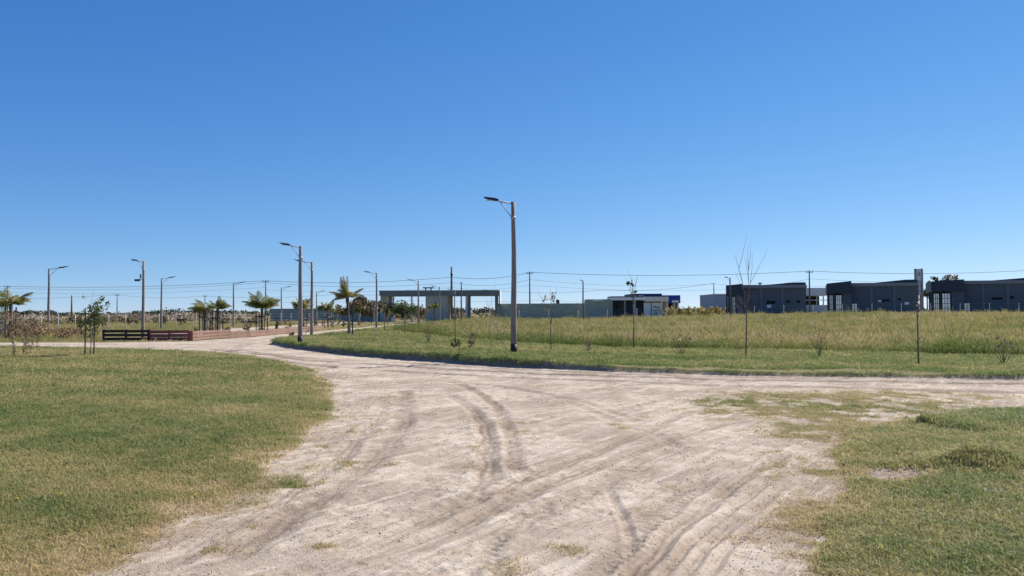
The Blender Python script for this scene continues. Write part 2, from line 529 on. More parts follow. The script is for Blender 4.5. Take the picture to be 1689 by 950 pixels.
# polyline, half width, depth, tread?, colour weight
TRACKS = [
    (px_line([(735, 628), (775, 641), (815, 668), (839, 705), (850, 745), (846, 780)]), 0.105, 0.030, 1.5, 0.9),
    (px_line([(735, 648), (775, 672), (797, 705), (806, 745), (800, 790), (770, 835)]), 0.12, 0.035, 0, 0.9),
    (px_line([(665, 640), (668, 690), (640, 735), (575, 790), (470, 860), (340, 950)]), 0.16, 0.030, 0, 0.75),
    (px_line([(640, 660), (610, 700), (575, 740), (515, 790), (400, 860), (250, 945)]), 0.12, 0.022, 0, 0.45),
    (px_line([(600, 935), (740, 880), (870, 815), (1010, 760), (1140, 712), (1240, 690)]), 0.10, 0.028, 0, 0.7),
    (px_line([(560, 925), (720, 855), (860, 793), (1000, 738), (1110, 690), (1190, 660)]), 0.10, 0.024, 0, 0.65),
    (px_line([(700, 950), (850, 870), (990, 800), (1130, 735)]), 0.14, 0.018, 0, 0.3),
    (px_line([(1010, 1000), (1085, 905), (1160, 835), (1240, 778), (1300, 745)]), 0.085, 0.05, 0, 0.75),
    (px_line([(1055, 1000), (1130, 905), (1205, 838), (1275, 790)]), 0.05, 0.03, 0, 0.45),
    (px_line([(1090, 1000), (1165, 905), (1240, 838), (1300, 795)]), 0.05, 0.025, 0, 0.4),
    (px_line([(1125, 1000), (1200, 905), (1270, 845), (1310, 815)]), 0.045, 0.025, 0, 0.3),
    (px_line([(930, 1000), (1050, 880), (1130, 815), (1180, 780)]), 0.14, 0.02, .35, 0.45),
    (px_line([(1005, 800), (1025, 850), (1040, 900), (1035, 960)]), 0.045, 0.025, 0, 0.45),
    (px_line([(790, 950), (815, 905), (830, 870)]), 0.10, 0.03, 1, 0.5),
    (px_line([(345, 576), (420, 583), (500, 593), (620, 601), (760, 610), (920, 618), (1150, 625), (1450, 631), (1800, 634)]), 0.24, 0.07, 0, 1.0),
    (px_line([(345, 582), (430, 590), (520, 603), (650, 612), (800, 620), (960, 628), (1200, 636), (1500, 643), (1800, 647)]), 0.2, 0.05, 0, 0.7),
    (px_line([(400, 578), (500, 590), (640, 597), (800, 606), (1000, 617), (1300, 624), (1700, 628)]), 0.14, 0.05, 0, 0.75),
    (px_line([(-200, 572), (120, 572), (300, 573), (380, 571), (430, 565), (490, 559), (560, 551)]), 0.3, 0.03, 0, 0.5),
    (px_line([(-200, 568), (120, 568), (260, 569), (350, 567), (420, 560.5), (500, 553.5), (600, 544)]), 0.3, 0.03, 0, 0.45),
    (px_line([(380, 590), (388, 575), (420, 567), (470, 561)]), 0.25, 0.03, 0, 0.5),
    (px_line([(450, 610), (600, 628), (760, 632), (900, 650), (1010, 690), (1090, 720)]), 0.12, 0.022, 0, 0.35),
    (px_line([(700, 625), (850, 640), (960, 662), (1060, 700), (1120, 740)]), 0.10, 0.022, 0, 0.3),
    (px_line([(860, 720), (960, 690), (1080, 660), (1180, 640)]), 0.12, 0.022, 0, 0.4),
    (px_line([(900, 655), (1000, 640), (1120, 632)]), 0.14, 0.02, 0, 0.4),
    (px_line([(1440, 800), (1485, 785), (1525, 772)]), 0.22, 0.05, 1.5, 0.85),
]
# sparse patches on the road: px centre, radius along x and y in metres, amount, dryness
PATCHES = [
    (1215, 665, 1.0, 0.9, .62, .25), (1300, 680, 1.3, 1.3, .58, .35), (1190, 680, .6, .7, .5, .5), (1390, 675, 1.3, 1.2, .66, .3), (1470, 660, 1.5, 1.5, .6, .4),
    (1340, 715, .7, .8, .62, .5), (1290, 655, 1.0, .8, .45, .4), (1600, 650, 2.0, 1.0, .55, .6), (1180, 648, 1.2, .6, .42, .4),
    (1200, 888, .28, .10, .7, .9), (1290, 850, .35, .5, .34, .95), (1330, 900, .30, .45, .40, .95), (1310, 770, .5, .6, .55, .6), (1345, 760, .5, .8, .5, .75), (1400, 735, .7, .8, .5, .6), (1360, 830, .3, .5, .5, .85), (1450, 700, .9, .8, .55, .5), (1260, 795, .35, .3, .4, .6),
    (500, 800, .45, .30, .70, .15), (455, 835, .4, .25, .52, .3), (425, 870, .22, .15, .60, .2), (540, 772, .3, .25, .5, .2), (400, 800, .6, .5, .55, .5),
    (635, 768, .40, .16, .50, .3), (630, 688, .5, .22, .50, .3), (600, 712, .45, .25, .46, .4), (690, 683, .5, .2, .46, .4), (655, 655, .5, .35, .40, .5), (570, 690, .5, .5, .45, .5),
    (360, 905, .35, .2, .45, .5), (590, 760, .3, .2, .42, .3), (770, 770, .25, .12, .35, .4), (820, 905, .12, .1, .35, .5), (545, 905, .2, .12, .35, .5), (920, 600, 2.5, .5, .3, .5),
]
PATCHES = [(*flat(p[0], p[1]), *p[2:]) for p in PATCHES]
BARE = [(*flat(1487, 785), .55, .42, .82), (*flat(1500, 760), .3, .3, .5), (*flat(560, 690), .5, .8, .35), (*flat(350, 800), .5, .5, .3), (*flat(520, 645), .5, 1.2, .25)]
MOUND = flat(1618, 778)
SHADOW_RIDGE = px_line([(1515, 700), (1545, 704), (1585, 714), (1625, 720), (1662, 721)])  # added low ridge with dark grass, in place of a curved cast shadow

def terrain(x, y, want='all'):
    x = np.asarray(x, float); y = np.asarray(y, float)
    n1 = fbm(x * 0.9, y * 0.9, 11, 4)
    n2 = fbm(x * 3.5, y * 3.5, 23, 3)
    wob = n1 * 0.22 + n2 * 0.07
    dL = sdf_poly(x, y, LEFT_LAWN)
    dR = sdf_poly(x, y, RIGHT_LAWN)
    dV = sdf_poly(x, y, VERGE)
    dF = sdf_poly(x, y, FIELD)
    dM = sdf_poly(x, y, MEDIAN)
    dW = sdf_poly(x, y, MEADOW)
    dB = y - 150.0
    wL = 0.45 + 0.60 * sstep(16, 6, y)
    gL = sstep(-wL, wL, dL + wob * 2.2)
    gR = sstep(-.45, .45, dR + wob * 1.4)
    gV = sstep(-0.10, 0.16, dV + wob * 0.35)
    gM = sstep(-.4, .4, dM + wob)
    gW = sstep(-.4, .5, dW + wob * 1.4)
    gB = sstep(-2, 2, dB)
    belt = sstep(1.5, .1, dL) * (dL > -1) * sstep(15, 10, y)
    gL = gL * (1 - belt * np.clip(.30 + .75 * n2 + .4 * n1, 0, .75))          # worn, thin turf beside the wheel tracks
    g = np.maximum.reduce([gL, gR, gV, gM, gW, gB])
    dry = np.clip(0.25 + 0.45 * fbm(x * 0.35, y * 0.35, 41, 3), 0, 1)
    dry = np.maximum(dry, sstep(1.2, -0.2, np.maximum(dL, dR) + n1 * .5) * .75 * (np.maximum(dL, dR) > -2))
    dry = np.maximum(dry, belt * np.clip(.75 + .6 * n1, 0, 1))
    for cx, cy, rx, ry, am, dr in PATCHES:
        q = np.exp(-(((x - cx) / rx) ** 2 + ((y - cy) / ry) ** 2))
        add = am * 1.25 * q * (0.70 + 1.1 * n2 + 0.5 * n1)
        dry = np.where((add > 0.15) & (g < .5), dr, dry)
        g = np.clip(g + add * (1 - g), 0, 1)
    spk = sstep(.22, .58, fbm(x * 2.6, y * 2.6, 131, 3)) * sstep(-.25, .35, n1) * (y < 26) * .5
    dry = np.where((spk > .1) & (g < .4), .7, dry)
    g = np.maximum(g, spk)
    for cx, cy, rx, ry, am in BARE:
        q = np.exp(-(((x - cx) / rx) ** 2 + ((y - cy) / ry) ** 2) ** 1.5)
        g = g * (1 - am * q)
    # heights
    z = (0.10 + 0.86 * sstep(-6, 52, x)) * sstep(36, 100, y) * sstep(-16, -8, x)
    z = z * (1 - 0.6 * sstep(190, 400, y))
    hb = 0.27 - 0.17 * sstep(-1, 5, x) + 0.05 * n1
    bank = sstep(0.02, 0.17, dV + wob * 0.35) * hb
    z = z + bank
    z = z + 0.07 * sstep(-.3, 1.6, dL) + 0.07 * sstep(-.3, 1.6, dR)
    z = z + fbm(x * .33, y * .33, 5, 3) * .035 + n1 * 0.012
    z = z + n2 * 0.010 * (1 - 0.3 * g) + fbm(x * 11, y * 11, 31, 3) * (0.005 + 0.016 * sstep(-.1, .45, fbm(x * .7, y * .9, 87, 3))) * (1 - .6 * g)
    rut = np.zeros_like(x)
    near = y < 80
    if near.any():
        xn, yn = x[near], y[near]
        zn, rn, gn = np.zeros_like(xn), np.zeros_like(xn), np.zeros_like(xn)
        for L, hw, dep, tread, cw in TRACKS:
            lo, hi = L.min(0) - 1, L.max(0) + 1
            k = (xn > lo[0]) & (xn < hi[0]) & (yn > lo[1]) & (yn < hi[1])
            if not k.any():
                continue
            d, s, tot = dist_line(xn[k], yn[k], L)
            d = d + (fbm(xn[k] * 2.2, yn[k] * 2.2, 71, 2)) * hw * 0.45
            ends = sstep(0, .35, s) * sstep(0, .35, tot - s)
            ends = ends * (0.55 + 0.45 * sstep(-.35, .25, fbm(s * .9, s * 0 + hw * 77, 61, 2)))
            u = np.abs(d) / hw
            dep = dep * 0.72
            prof = -dep * sstep(1.3, 0.35, u) + dep * 0.35 * np.exp(-((u - 1.5) / .35) ** 2)
            if tread:
                lug = np.sin((s + np.abs(d) * 0.8) * 2 * math.pi / 0.115) * np.where(d > 0, 1, -1)
                prof = prof + 0.010 * tread * lug * sstep(1.1, .8, u)
                rn[k] = np.maximum(rn[k], cw * (0.5 - 0.5 * lug) * sstep(1.2, .7, u) * ends)
            if not tread:
                rib = np.cos(d / hw * 8.5) * sstep(1.5, .9, u)
                prof = prof + (0.0035 if hw < .18 else .007) * rib
            zn[k] += prof * ends
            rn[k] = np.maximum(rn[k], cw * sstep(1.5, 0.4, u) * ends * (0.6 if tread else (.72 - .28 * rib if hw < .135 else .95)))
            gn[k] = np.maximum(gn[k], sstep(1.4, .6, u) * ends)
        z[near] += zn
        rut[near] = rn
        g[near] = g[near] * (1 - 0.75 * gn * (g[near] < .8))
    dm = np.hypot(x - MOUND[0], (y - MOUND[1]))
    z = z + 0.20 * np.exp(-(dm / 0.30) ** 2) * (1 + .5 * n2)
    d, s, tot = dist_line(x, y, SHADOW_RIDGE)
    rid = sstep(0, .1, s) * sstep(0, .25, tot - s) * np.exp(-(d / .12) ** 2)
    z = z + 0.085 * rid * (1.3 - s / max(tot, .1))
    q = np.exp(-(((x - BARE[0][0]) / .6) ** 2 + ((y - BARE[0][1]) / .5) ** 2))
    rut = np.maximum(rut, q * .55)
    face = sstep(-.02, .06, dV + wob * .35) * sstep(.21, .12, dV + wob * .35) * (y < 60) * (1 - .45 * sstep(0, 3, x))      # bare soil of the cut bank
    rut = np.maximum(rut, face)
    g = g * (1 - .85 * face)
    reg = np.zeros(x.shape, int)           # 0 road
    reg[dL + wob > 0] = 1
    reg[dR + wob > 0] = 2
    reg[dV + wob * .3 > 0] = 3
    reg[(dF > 0)] = 4
    reg[dM > 0] = 5
    reg[(dW > 0)] = 6
    reg[(y > 150) & (reg == 0)] = 6
    dry = np.where(reg == 3, dry * .45, dry)
    return dict(z=z, g=g, rut=rut, dry=dry, reg=reg, dL=dL, dR=dR, dV=dV, dF=dF, dM=dM, dW=dW, n1=n1, n2=n2)

def gz(x, y):
    return float(terrain(np.array([x]), np.array([y]))['z'][0])

def ground_at(px, py):
    z = 0.0
    for _ in range(5):
        x, y = flat(px, py, z)
        z = gz(x, y)
    return Vector((x, y, z))

def stand(px, y):
    x = at(px, 520, y).x
    return Vector((x, y, gz(x, y)))

# ---- the sheet: rings round the viewpoint, fine where things are near, out to the horizon
ang = np.concatenate([np.arange(-180, -53, 4.0), np.arange(-51, 51.001, 0.135), np.arange(54, 180, 4.0)])
ang = np.radians(ang)
rad = np.concatenate([[0.8, 1.6, 2.4, 3.2],
                      3.9 * np.exp(np.arange(0, math.log(26 / 3.9), 0.0038)),
                      26 * np.exp(np.arange(0, math.log(40 / 26), 0.0042)),
                      40 * np.exp(np.arange(0, math.log(170 / 40), 0.0105)),
                      170 * np.exp(np.arange(0, math.log(9000 / 170) + .05, 0.06))])
A, Rr = np.meshgrid(ang, rad)
GX, GY = (Rr * np.sin(A)).ravel(), (Rr * np.cos(A)).ravel()
T = terrain(GX, GY)
na, nr = len(ang), len(rad)
ii, jj = np.meshgrid(np.arange(nr - 1), np.arange(na), indexing='ij')
jn = (jj + 1) % na
Q = np.stack([ii * na + jj, ii * na + jn, (ii + 1) * na + jn, (ii + 1) * na + jj], -1).reshape(-1, 4)
Q = Q[:, ::-1]
PV = np.stack([GX, GY, T['z']], 1)
e1, e2 = PV[Q[:, 2]] - PV[Q[:, 0]], PV[Q[:, 3]] - PV[Q[:, 1]]
fn = np.cross(e1, e2)
if fn[:, 2].mean() < 0:
    Q = Q[:, ::-1]; fn = -fn
VN = np.zeros_like(PV)
for k in range(4):
    for c in range(3):
        VN[:, c] += np.bincount(Q[:, k], fn[:, c], len(PV))
VN /= np.linalg.norm(VN, axis=1)[:, None] + 1e-12
freg = np.sort(T['reg'][Q], axis=1)[:, 2]

def sheet(name, faces, extra_center=False):
    idx, inv = np.unique(faces, return_inverse=True)
    F = inv.reshape(faces.shape)
    P = PV[idx]
    me = bpy.data.meshes.new(name)
    me.vertices.add(len(P))
    me.vertices.foreach_set('co', P.ravel())
    me.loops.add(F.size)
    me.loops.foreach_set('vertex_index', F.ravel().astype(np.int32))
    me.polygons.add(len(F))
    me.polygons.foreach_set('loop_start', np.arange(0, F.size, 4, dtype=np.int32))
    me.polygons.foreach_set('use_smooth', np.ones(len(F), bool))
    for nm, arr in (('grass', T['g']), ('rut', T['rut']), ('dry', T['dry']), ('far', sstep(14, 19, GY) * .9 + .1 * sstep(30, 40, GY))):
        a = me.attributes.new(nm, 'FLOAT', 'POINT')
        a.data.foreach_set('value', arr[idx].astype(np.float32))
    me.materials.append(M['ground'])
    me.update(calc_edges=True)
    me.validate()
    me.normals_split_custom_set_from_vertices([tuple(v) for v in VN[idx]])
    return tag(link(name, me), kind='structure')

for k, nm in enumerate(['dirt_road', 'lawn_left', 'lawn_right', 'grass_verge', 'field_ground', 'road_median', 'ground']):
    sel = Q[freg == k]
    if len(sel):
        sheet(nm, sel)

# ------------------------------------------------------------------ scattered stuff (grass, pebbles)
def blade_tuft(nb, h, spread, width, lean, seed, head=0.0):
    r = random.Random(seed)
    mb = MB()
    for i in range(nb):
        a, q = r.random() * 6.283, spread * math.sqrt(r.random())
        bx, by = math.cos(a) * q, math.sin(a) * q
        la, ll = r.random() * 6.283, lean * (0.3 + r.random())
        hh = h * (0.5 + 0.7 * r.random())
        tx, ty = math.cos(la) * ll * hh, math.sin(la) * ll * hh
        wa = r.random() * 3.14
        wx, wy = math.cos(wa) * width / 2, math.sin(wa) * width / 2
        mx_, my_ = bx + tx * .35, by + ty * .35
        z2 = hh * (1 - 0.25 * min(1, ll))
        if head and r.random() < head:
            k = 1.6
            mb.add([(bx - wx * .4, by - wy * .4, -.01), (bx + wx * .4, by + wy * .4, -.01), (mx_ + wx * .4, my_ + wy * .4, hh * .75), (mx_ - wx * .4, my_ - wy * .4, hh * .75),
                    (bx + tx * .7 + wx * k, by + ty * .7 + wy * k, hh * 1.0), (bx + tx, by + ty, hh * 1.25), (bx + tx * .7 - wx * k, by + ty * .7 - wy * k, hh * 1.0)],
                   [(0, 1, 2, 3), (3, 2, 4, 5, 6)])
        else:
            mb.add([(bx - wx, by - wy, -.01), (bx + wx, by + wy, -.01), (mx_ + wx * .8, my_ + wy * .8, hh * .6), (mx_ - wx * .8, my_ - wy * .8, hh * .6), (bx + tx, by + ty, z2)],
                   [(0, 1, 2, 3), (3, 2, 4)])
    return mb

def proto_set(name, meshes):
    c = bpy.data.collections.new(name)
    for i, me in enumerate(meshes):
        o = bpy.data.objects.new(name, me)
        c.objects.link(o)
    return c

def scatter(name, label, cat, P, rot, scl, tint, coll, nvar):
    n = len(P)
    me = bpy.data.meshes.new(name)
    me.vertices.add(n)
    me.vertices.foreach_set('co', np.asarray(P, np.float32).ravel())
    for nm, ty, key, arr in (('rot', 'FLOAT_VECTOR', 'vector', rot), ('scl', 'FLOAT_VECTOR', 'vector', scl), ('tint', 'FLOAT', 'value', tint)):
        a = me.attributes.new(nm, ty, 'POINT')
        a.data.foreach_set(key, np.asarray(arr, np.float32).ravel())
    a = me.attributes.new('pick', 'INT', 'POINT')
    a.data.foreach_set('value', rng.integers(0, nvar, n).astype(np.int32))
    o = link(name, me)
    tag(o, label, cat, kind='stuff')
    ng = bpy.data.node_groups.new(name + '_scatter', 'GeometryNodeTree')
    ng.interface.new_socket('Geometry', in_out='INPUT', socket_type='NodeSocketGeometry')
    ng.interface.new_socket('Geometry', in_out='OUTPUT', socket_type='NodeSocketGeometry')
    N, L = ng.nodes, ng.links
    gi, go = N.new('NodeGroupInput'), N.new('NodeGroupOutput')
    iop = N.new('GeometryNodeInstanceOnPoints')
    ci = N.new('GeometryNodeCollectionInfo')
    ci.inputs['Collection'].default_value = coll
    ci.inputs['Separate Children'].default_value = True
    ci.inputs['Reset Children'].default_value = True
    def na_(nm, ty):
        q = N.new('GeometryNodeInputNamedAttribute')
        q.data_type = ty
        q.inputs['Name'].default_value = nm
        return q.outputs[0]
    L.new(gi.outputs[0], iop.inputs['Points'])
    L.new(ci.outputs[0], iop.inputs['Instance'])
    iop.inputs['Pick Instance'].default_value = True
    L.new(na_('pick', 'INT'), iop.inputs['Instance Index'])
    e2r = N.new('FunctionNodeEulerToRotation')
    L.new(na_('rot', 'FLOAT_VECTOR'), e2r.inputs[0])
    L.new(e2r.outputs[0], iop.inputs['Rotation'])
    L.new(na_('scl', 'FLOAT_VECTOR'), iop.inputs['Scale'])
    L.new(iop.outputs[0], go.inputs[0])
    md = o.modifiers.new('scatter', 'NODES')
    md.node_group = ng
    return o

def wedge_points(n, r0, r1, a0, a1, power=1.0):
    """random points in a sector, denser near its inner edge"""
    u = rng.random(n)
    e = 2 - power
    r = (r0 ** e + u * (r1 ** e - r0 ** e)) ** (1 / e)
    a = np.radians(a0 + rng.random(n) * (a1 - a0))
    return r * np.sin(a), r * np.cos(a), r

def rots(n, tilt=0.12):
    return np.stack([rng.normal(size=n) * tilt, rng.normal(size=n) * tilt, rng.random(n) * 6.283], 1)

lawn_set = proto_set('lawn_tuft', [blade_tuft(13, 0.034, 0.065, 0.0055, 1.3, s).mesh('lawn_tuft', M['lawn']) for s in range(5)])
wide_set = proto_set('lawn_patch', [blade_tuft(22, 0.036, 0.17, 0.011, 1.3, s + 20).mesh('lawn_patch', M['lawn']) for s in range(5)])
field_set = proto_set('field_tuft', [blade_tuft(24, 0.31, 0.26, 0.014, 0.75, s + 40, head=0.3).mesh('field_tuft', M['field']) for s in range(6)])

def lawn_stuff(name, label, reg_list, pts, coll, nvar, s0, tall=1.0, dens=1.0, tintshift=0.0):
    x, y, r = pts
    t = terrain(x, y)
    keep = np.isin(t['reg'], reg_list)
    patch = 0.5 + 0.5 * fbm(x * 1.7, y * 1.7, 91, 3)
    pr = np.clip((t['g'] - .10) * 1.25, 0, 1) * dens * (0.45 + 0.75 * patch)
    keep &= rng.random(len(x)) < pr
    x, y, r = x[keep], y[keep], r[keep]
    n = len(x)
    k = lambda a: t[a][keep]
    strip = fbm(x * .22 + y * .5, y * .16 - x * .09, 77, 3)
    tint = 0.46 + 0.38 * strip + 0.22 * fbm(x * 4.3, y * 4.3, 58, 2) + 0.42 * (k('dry') - .3) + 0.20 * fbm(x * 1.3, y * 1.3, 55, 3) + rng.normal(size=n) * .19 + tintshift
    tint = np.clip(tint + .45 * sstep(.55, .15, k('g')), 0.0, 1.0)
    s = (0.7 + 0.6 * rng.random(n)) * s0(r)
    h = s * tall * (0.65 + 0.5 * k('g')) * (1.15 - .5 * tint) * (0.8 + 0.5 * patch[keep])
    scl = np.stack([s, s, h], 1)
    return scatter(name, label, 'grass', np.stack([x, y, k('z')], 1), rots(n, .15), scl, tint, coll, nvar)

lawn_stuff('mown_grass', 'mown green and straw coloured grass on the left lawn', [1], wedge_points(190000, 4.2, 17, -55, 3, 1.45), lawn_set, 5, lambda r: 0.9 + r * .05)
lawn_stuff('mown_grass', 'far part of the mown lawn left of the road', [1], wedge_points(78000, 16, 48, -53, -5, 1.2), wide_set, 5, lambda r: 0.7 + r * .02, .85)
lawn_stuff('mown_grass', 'patchy green and dry grass on the right lawn beside the track', [2], wedge_points(175000, 4.2, 17, 12, 56, 1.45), lawn_set, 5, lambda r: 0.9 + r * .05, 1.0, 1.0, -.09)
lawn_stuff('mown_grass', 'sparse grass patches growing through the pale dirt of the road', [0], wedge_points(170000, 4.2, 24, -30, 50, 1.4), lawn_set, 5, lambda r: 0.75 + r * .03, .7, 0.8, .12)
lawn_stuff('mown_grass', 'short green grass on the verge between dirt road and tall field', [3], wedge_points(106000, 22, 80, -25, 50, 1.4), wide_set, 5, lambda r: 0.6 + r * .02, 1.0, 1.0, -.10)
lawn_stuff('mown_grass', 'dry grass and weeds on the strip inside the red boards', [5], wedge_points(9000, 44, 130, -32, -6, 1.2), wide_set, 5, lambda r: 1.2 + r * .02, 1.6, 1.0, .25)

def field_stuff(name, label, reg, pts, tall, shift):
    x, y, r = pts
    t = terrain(x, y)
    keep = (t['reg'] == reg) & (rng.random(len(x)) < 0.55 + 0.6 * fbm(x * .5, y * .5, 13, 3))
    if reg == 4:
        keep &= t['dF'] + t['n1'] * .3 > 0.1
    x, y, r = x[keep], y[keep], r[keep]
    n = len(x)
    d = t['dF'][keep] if reg == 4 else t['dW'][keep]
    patch = fbm(x * .16, y * .34, 33, 4)
    tint = 0.50 + .50 * patch + rng.normal(size=n) * .17 + shift
    if reg == 4:
        tint = tint - 0.42 * sstep(2.2, .2, d)  # darker tint along the front edge, imitating shade of the backlit grass
    s = (0.75 + 0.55 * rng.random(n)) * (0.8 + r * .004)
    h = s * tall * (0.85 + .6 * fbm(x * .6, y * .6, 21, 2)) * np.where(rng.random(n) < .04, 1.7, 1.0)
    return scatter(name, label, 'grass', np.stack([x, y, t['z'][keep]], 1), rots(n, .12), np.stack([s, s, h], 1), np.clip(tint, 0, 1), field_set, 6)

field_stuff('tall_grass', 'tall yellow green grass with pinkish seed heads in the open field', 4, wedge_points(115000, 26, 118, -11, 50, 1.25), 1.0, -0.06)
field_stuff('tall_grass', 'rough meadow grass behind the left hand fence', 6, wedge_points(29000, 43, 150, -50, -10, 1.2), .70, .0)
field_stuff('tall_grass', 'rough grass beyond the wall and dark buildings', 6, wedge_points(9000, 150, 260, -40, 42, 1.2), 1.2, .1)

def pebble(seed):
    r = random.Random(seed)
    mb = MB()
    t = (1 + 5 ** .5) / 2
    V = [(-1, t, 0), (1, t, 0), (-1, -t, 0), (1, -t, 0), (0, -1, t), (0, 1, t), (0, -1, -t), (0, 1, -t), (t, 0, -1), (t, 0, 1), (-t, 0, -1), (-t, 0, 1)]
    F = [(0, 11, 5), (0, 5, 1), (0, 1, 7), (0, 7, 10), (0, 10, 11), (1, 5, 9), (5, 11, 4), (11, 10, 2), (10, 7, 6), (7, 1, 8), (3, 9, 4), (3, 4, 2), (3, 2, 6), (3, 6, 8), (3, 8, 9), (4, 9, 5), (2, 4, 11), (6, 2, 10), (8, 6, 7), (9, 8, 1)]
    mb.add([(v[0] * .5 * r.uniform(.6, 1.2), v[1] * .4 * r.uniform(.6, 1.2), v[2] * .3 * r.uniform(.6, 1.1)) for v in V], F)
    return mb.mesh('pebble', M['stone'])

peb_set = proto_set('pebble', [pebble(s) for s in range(4)])
x, y, r = wedge_points(30000, 4.2, 22, -36, 42, 1.5)
t = terrain(x, y)
keep = (t['reg'] == 0) & (t['g'] < .6) & (rng.random(len(x)) < .35 + .8 * fbm(x * 1.1, y * 1.1, 19, 3) + t['rut'] * .5)
x, y, r = x[keep], y[keep], r[keep]
s = 0.0042 * np.exp(rng.normal(size=len(x)) * .45) * (.8 + r * .04)
scatter('road_grit', 'loose clods and pebbles strewn over the pale dirt road', 'gravel', np.stack([x, y, t['z'][keep] + s * .2], 1), rots(len(x), .5), np.stack([s, s, s], 1), rng.random(len(x)), peb_set, 4)

# ------------------------------------------------------------------ street lamps
def lamp(base, top_z, az, label, reach=1.0, group='wooden street lamps', pole='wood_pole', extra=None):
    """wooden pole, black tarred foot, bracket arm with brace and a flat LED head; az = direction of the arm"""
    h = top_z - base.z
    t = thing('street_lamp', label, 'street lamp', base, az, group)
    r = random.Random(int(base.x * 131 + base.y * 17))
    w = 0.012
    pts = [(w * math.sin(k * 1.3 + base.x), w * math.cos(k * 1.1 + base.y), h * k / 6 - (0.3 if k == 0 else 0)) for k in range(7)]
    pts[0] = (pts[1][0] * .5, pts[1][1] * .5, -0.3)
    MB().tube(pts, [0.112 - 0.007 * k for k in range(7)], 12).build('pole', M[pole], t, True)
    px_, py_ = pts[0][0], pts[0][1]
    MB().tube([(px_, py_, -.05), (px_, py_, .30)], [0.122, 0.118], 12).build('base_sleeve', M['tar'], t, True)
    ax = pts[6][0]
    MB().tube([(ax, 0, h - .06), (ax + reach * .5, 0, h + .02), (ax + reach * .62, 0, h + .06)], 0.024, 8).build('arm', M['galv'], t, True)
    MB().tube([(ax + .07, 0, h - .52), (ax + reach * .30, 0, h - .22), (ax + reach * .46, 0, h + .01)], 0.017, 8).build('brace', M['galv'], t, True)
    MB().tube([(ax, 0, h - .62), (ax, 0, h - .50)], [0.086, 0.086], 12).build('clamp', M['galv'], t, True)
    hb = MB()
    x0, x1 = ax + reach * .52, ax + reach * 1.04
    zz = h + .055
    vv = []
    for x_, wd, a, b in ((x0, .05, -.03, .035), (x0 + .12, .10, -.035, .055), (x0 + .3, .125, -.03, .05), (x1, .085, .02, .05)):
        dz = (x_ - x0) * .13
        for sy, sz in ((-1, a), (1, a), (.75, b), (-.75, b)):
            vv.append((x_, sy * wd, zz + dz + sz))
    ff = [(3, 2, 1, 0), (12, 13, 14, 15)]
    for k in range(3):
        for q in range(4):
            ff.append((k * 4 + q, k * 4 + (q + 1) % 4, k * 4 + 4 + (q + 1) % 4, k * 4 + 4 + q))
    head = hb.add(vv, ff).build('lamp_head', M['black_metal'], t)
    dm = MB().box((x0 + .30, 0, zz - .002), (.24, .15, .02))
    dm.build('diffuser', M['diffuser'], head)
    if extra:
        c = MB().tube([(.09, 0, h - 1.25), (.30, 0, h - 1.2)], .02, 6).build('camera_bracket', M['grey_metal'], t)
        MB().box((.42, 0, h - 1.28), (.34, .14, .14)).build('camera_housing', M['black_metal'], c)
        MB().tube([(.2, 0, h - 1.15), (.2, 0, h - .85)], .05, 8).build('siren', M['black_metal'], t, True)
    return t

PI = math.pi
b = ground_at(848, 594)
lamp(b, ht(333, 843, b.y), R(184), 'tall nearest wooden street lamp standing alone at the verge corner', 0.98)
b = ground_at(495, 564)
lamp(b, ht(406, 494, b.y), R(186), 'street lamp with black foot beside the reddish bush where the road bends', 0.95)
b = ground_at(514, 557.5)
lamp(b, ht(432, 513, b.y), R(180), 'second lamp of the verge row, just behind the one by the reddish bush', 1.15)
b = ground_at(621, 545)
lamp(b, ht(450, 621, b.y), R(180), 'verge lamp standing right of the leaning palm with thick post', 1.2)
for px, d, top, lab in ((690, 90, 463, 'verge lamp in front of the white opening of the entrance gate'),
                        (725, 108, 473, 'verge lamp in front of the grey block of the entrance gate'),
                        (750, 124, 478, 'farthest small lamp of the verge row, before the gate opening')):
    b = stand(px, d)
    lamp(b, ht(top, px, d), R(180), lab, 1.25)
for px, d, top, az, lab in ((761, 97, 467, 95, 'lamp seen end on beside the tall thick pole, in front of the gate'),
                            (962, 97, 463, 100, 'lamp seen end on in the field, left of the flat roofed guard house'),
                            (1205, 95, 458, 110, 'lamp standing in the tall grass before the leftmost dark building')):
    b = stand(px, d)
    lamp(b, ht(top, px, d), R(az), lab, 1.0, pole='far_pole')
for px, d, top, lab in ((80, 60, 443, 'leftmost street lamp, its arm pointing right, beside the white dirt road'),
                        (266, 80, 459, 'lamp with arm pointing right behind the dark red boards'),
                        (385, 93, 467, 'lamp with arm pointing right between the staked pair of palms and the wide palm'),
                        (464, 110, 474, 'lamp with arm pointing right before the left end of the blue green wall'),
                        (522, 129, 481, 'farthest lamp with arm pointing right, before the blue green wall')):
    b = stand(px, d)
    lamp(b, ht(top, px, d), R(4), lab, 1.35)
b = stand(236, 52.5)
lamp(b, ht(431, 236, 52.5), R(178), 'lamp with a dark camera on its pole, behind the black slatted planter', .78, extra=True)

